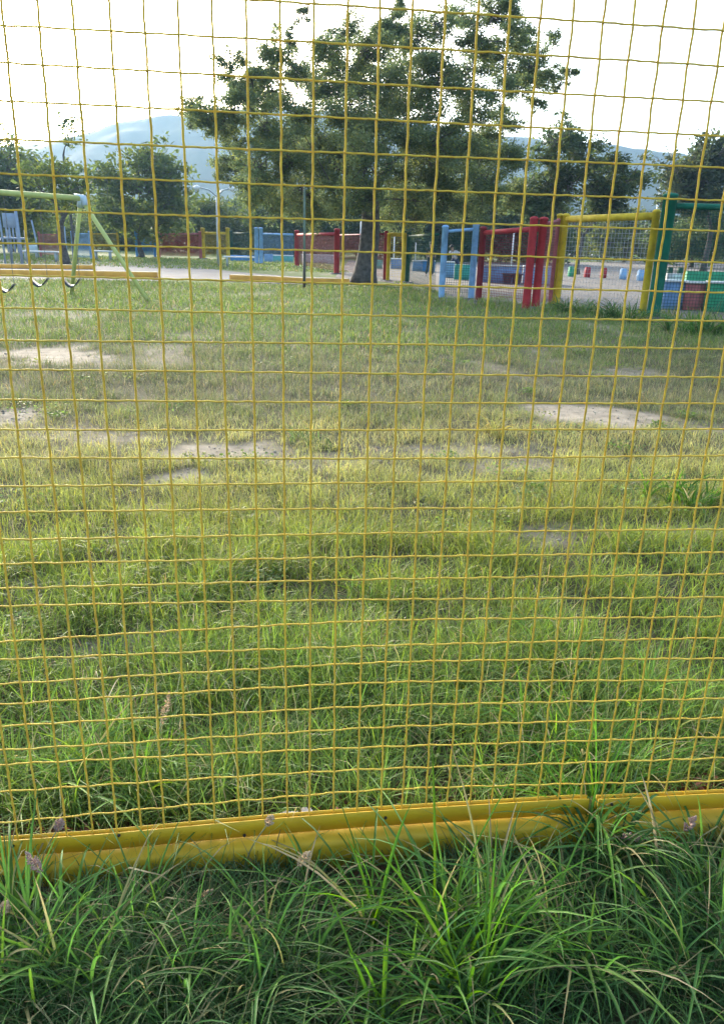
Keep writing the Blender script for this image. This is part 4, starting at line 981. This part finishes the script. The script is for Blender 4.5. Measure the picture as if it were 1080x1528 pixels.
def person(px, yb, H, label, pose, top, bottom, rz=0.0):
    c = g2(px, yb); e = empty('person', c, label, 'person', rz=rz); s = H/1.6
    J = pose; K = {k: tuple(np.array(v)*s) for k, v in J.items()}
    body_names = ['pelvis', 'waist', 'chest', 'neck', 'head', 'crown', 'shL', 'elL', 'haL', 'shR', 'elR', 'haR', 'hiL', 'knL', 'anL', 'toL', 'hiR', 'knR', 'anR', 'toR']
    rad = [.11, .10, .12, .05, .085, .075, .055, .04, .03, .055, .04, .03, .085, .06, .04, .03, .085, .06, .04, .03]
    ed = [(0, 1), (1, 2), (2, 3), (3, 4), (4, 5), (2, 6), (6, 7), (7, 8), (2, 9), (9, 10), (10, 11), (0, 12), (12, 13), (13, 14), (14, 15), (0, 16), (16, 17), (17, 18), (18, 19)]
    skin_body('body', [K[n] for n in body_names], ed, [r*s for r in rad], M['skin'], e)
    tn = ['waist', 'chest', 'shL', 'elL', 'shR', 'elR', 'pelvis']
    skin_body('shirt', [K[n] for n in tn], [(0, 1), (1, 2), (2, 3), (1, 4), (4, 5), (0, 6)], [r*s for r in (.118, .14, .07, .052, .07, .052, .12)], top, e)
    bn = ['pelvis', 'hiL', 'knL', 'anL', 'hiR', 'knR', 'anR']
    skin_body('trousers', [K[n] for n in bn], [(0, 1), (1, 2), (2, 3), (0, 4), (4, 5), (5, 6)], [r*s for r in (.125, .098, .072, .055, .098, .072, .055)], bottom, e)
    hd = np.array(K['head'])*.5+np.array(K['crown'])*.5
    MB().ball(hd+np.array([0, .02*s, .03*s]), (.098*s, .105*s, .10*s), 12, 8).build('hair', M['hair'], e, True)
    return e
stand = dict(pelvis=(0, 0, .86), waist=(0, 0, 1.0), chest=(0, 0, 1.2), neck=(0, 0, 1.33), head=(0, -.01, 1.43), crown=(0, -.01, 1.52), shL=(-.17, 0, 1.27), elL=(-.22, .02, 1.02), haL=(-.2, -.08, .82), shR=(.17, 0, 1.27), elR=(.23, .02, 1.02), haR=(.2, -.08, .84),
             hiL=(-.09, 0, .80), knL=(-.13, -.02, .45), anL=(-.20, 0, .08), toL=(-.22, -.13, .03), hiR=(.09, 0, .80), knR=(.12, -.03, .45), anR=(.13, .05, .08), toR=(.14, -.08, .03))
run = dict(pelvis=(0, 0, .80), waist=(-.03, -.01, .93), chest=(-.10, -.02, 1.12), neck=(-.16, -.03, 1.23), head=(-.2, -.04, 1.33), crown=(-.23, -.05, 1.41), shL=(-.24, 0, 1.16), elL=(-.38, -.05, .98), haL=(-.52, -.1, 1.05), shR=(.05, 0, 1.18), elR=(.22, .03, 1.1), haR=(.38, 0, 1.2),
           hiL=(-.08, 0, .75), knL=(-.30, -.05, .5), anL=(-.42, -.02, .12), toL=(-.52, -.08, .06), hiR=(.09, 0, .75), knR=(.2, -.03, .42), anR=(.42, .05, .2), toR=(.46, 0, .10))
person(641, 412, 1.32, 'child in dark top and grey trousers standing behind the dark green bay', stand, M['cl_dark'], M['cl_trouser'])
person(677, 411.5, 1.30, 'child in a white top mid stride behind the blue bay', run, M['cl_white'], M['cl_jean'])

# ------------------------------------------------------------------ haze
hz = bpy.data.materials.new('haze_air'); hz.use_nodes = True; n_ = hz.node_tree; n_.nodes.clear()
pv = n_.nodes.new('ShaderNodeVolumePrincipled'); ou = n_.nodes.new('ShaderNodeOutputMaterial')
pv.inputs['Color'].default_value = (.42, .68, 1.0, 1); pv.inputs['Density'].default_value = HAZE_DENSITY; pv.inputs['Anisotropy'].default_value = .42
n_.links.new(pv.outputs[0], ou.inputs['Volume'])
MBh = MB().box((0, 1800, 199.5), (11000, 4400, 401)); hb = MBh.build('haze', hz); tag(hb, kind='stuff')
hb['label'] = 'thin bluish haze filling the air over the field and valley'
print('TRIS', sum(ntris), 'grass', ntris[0])
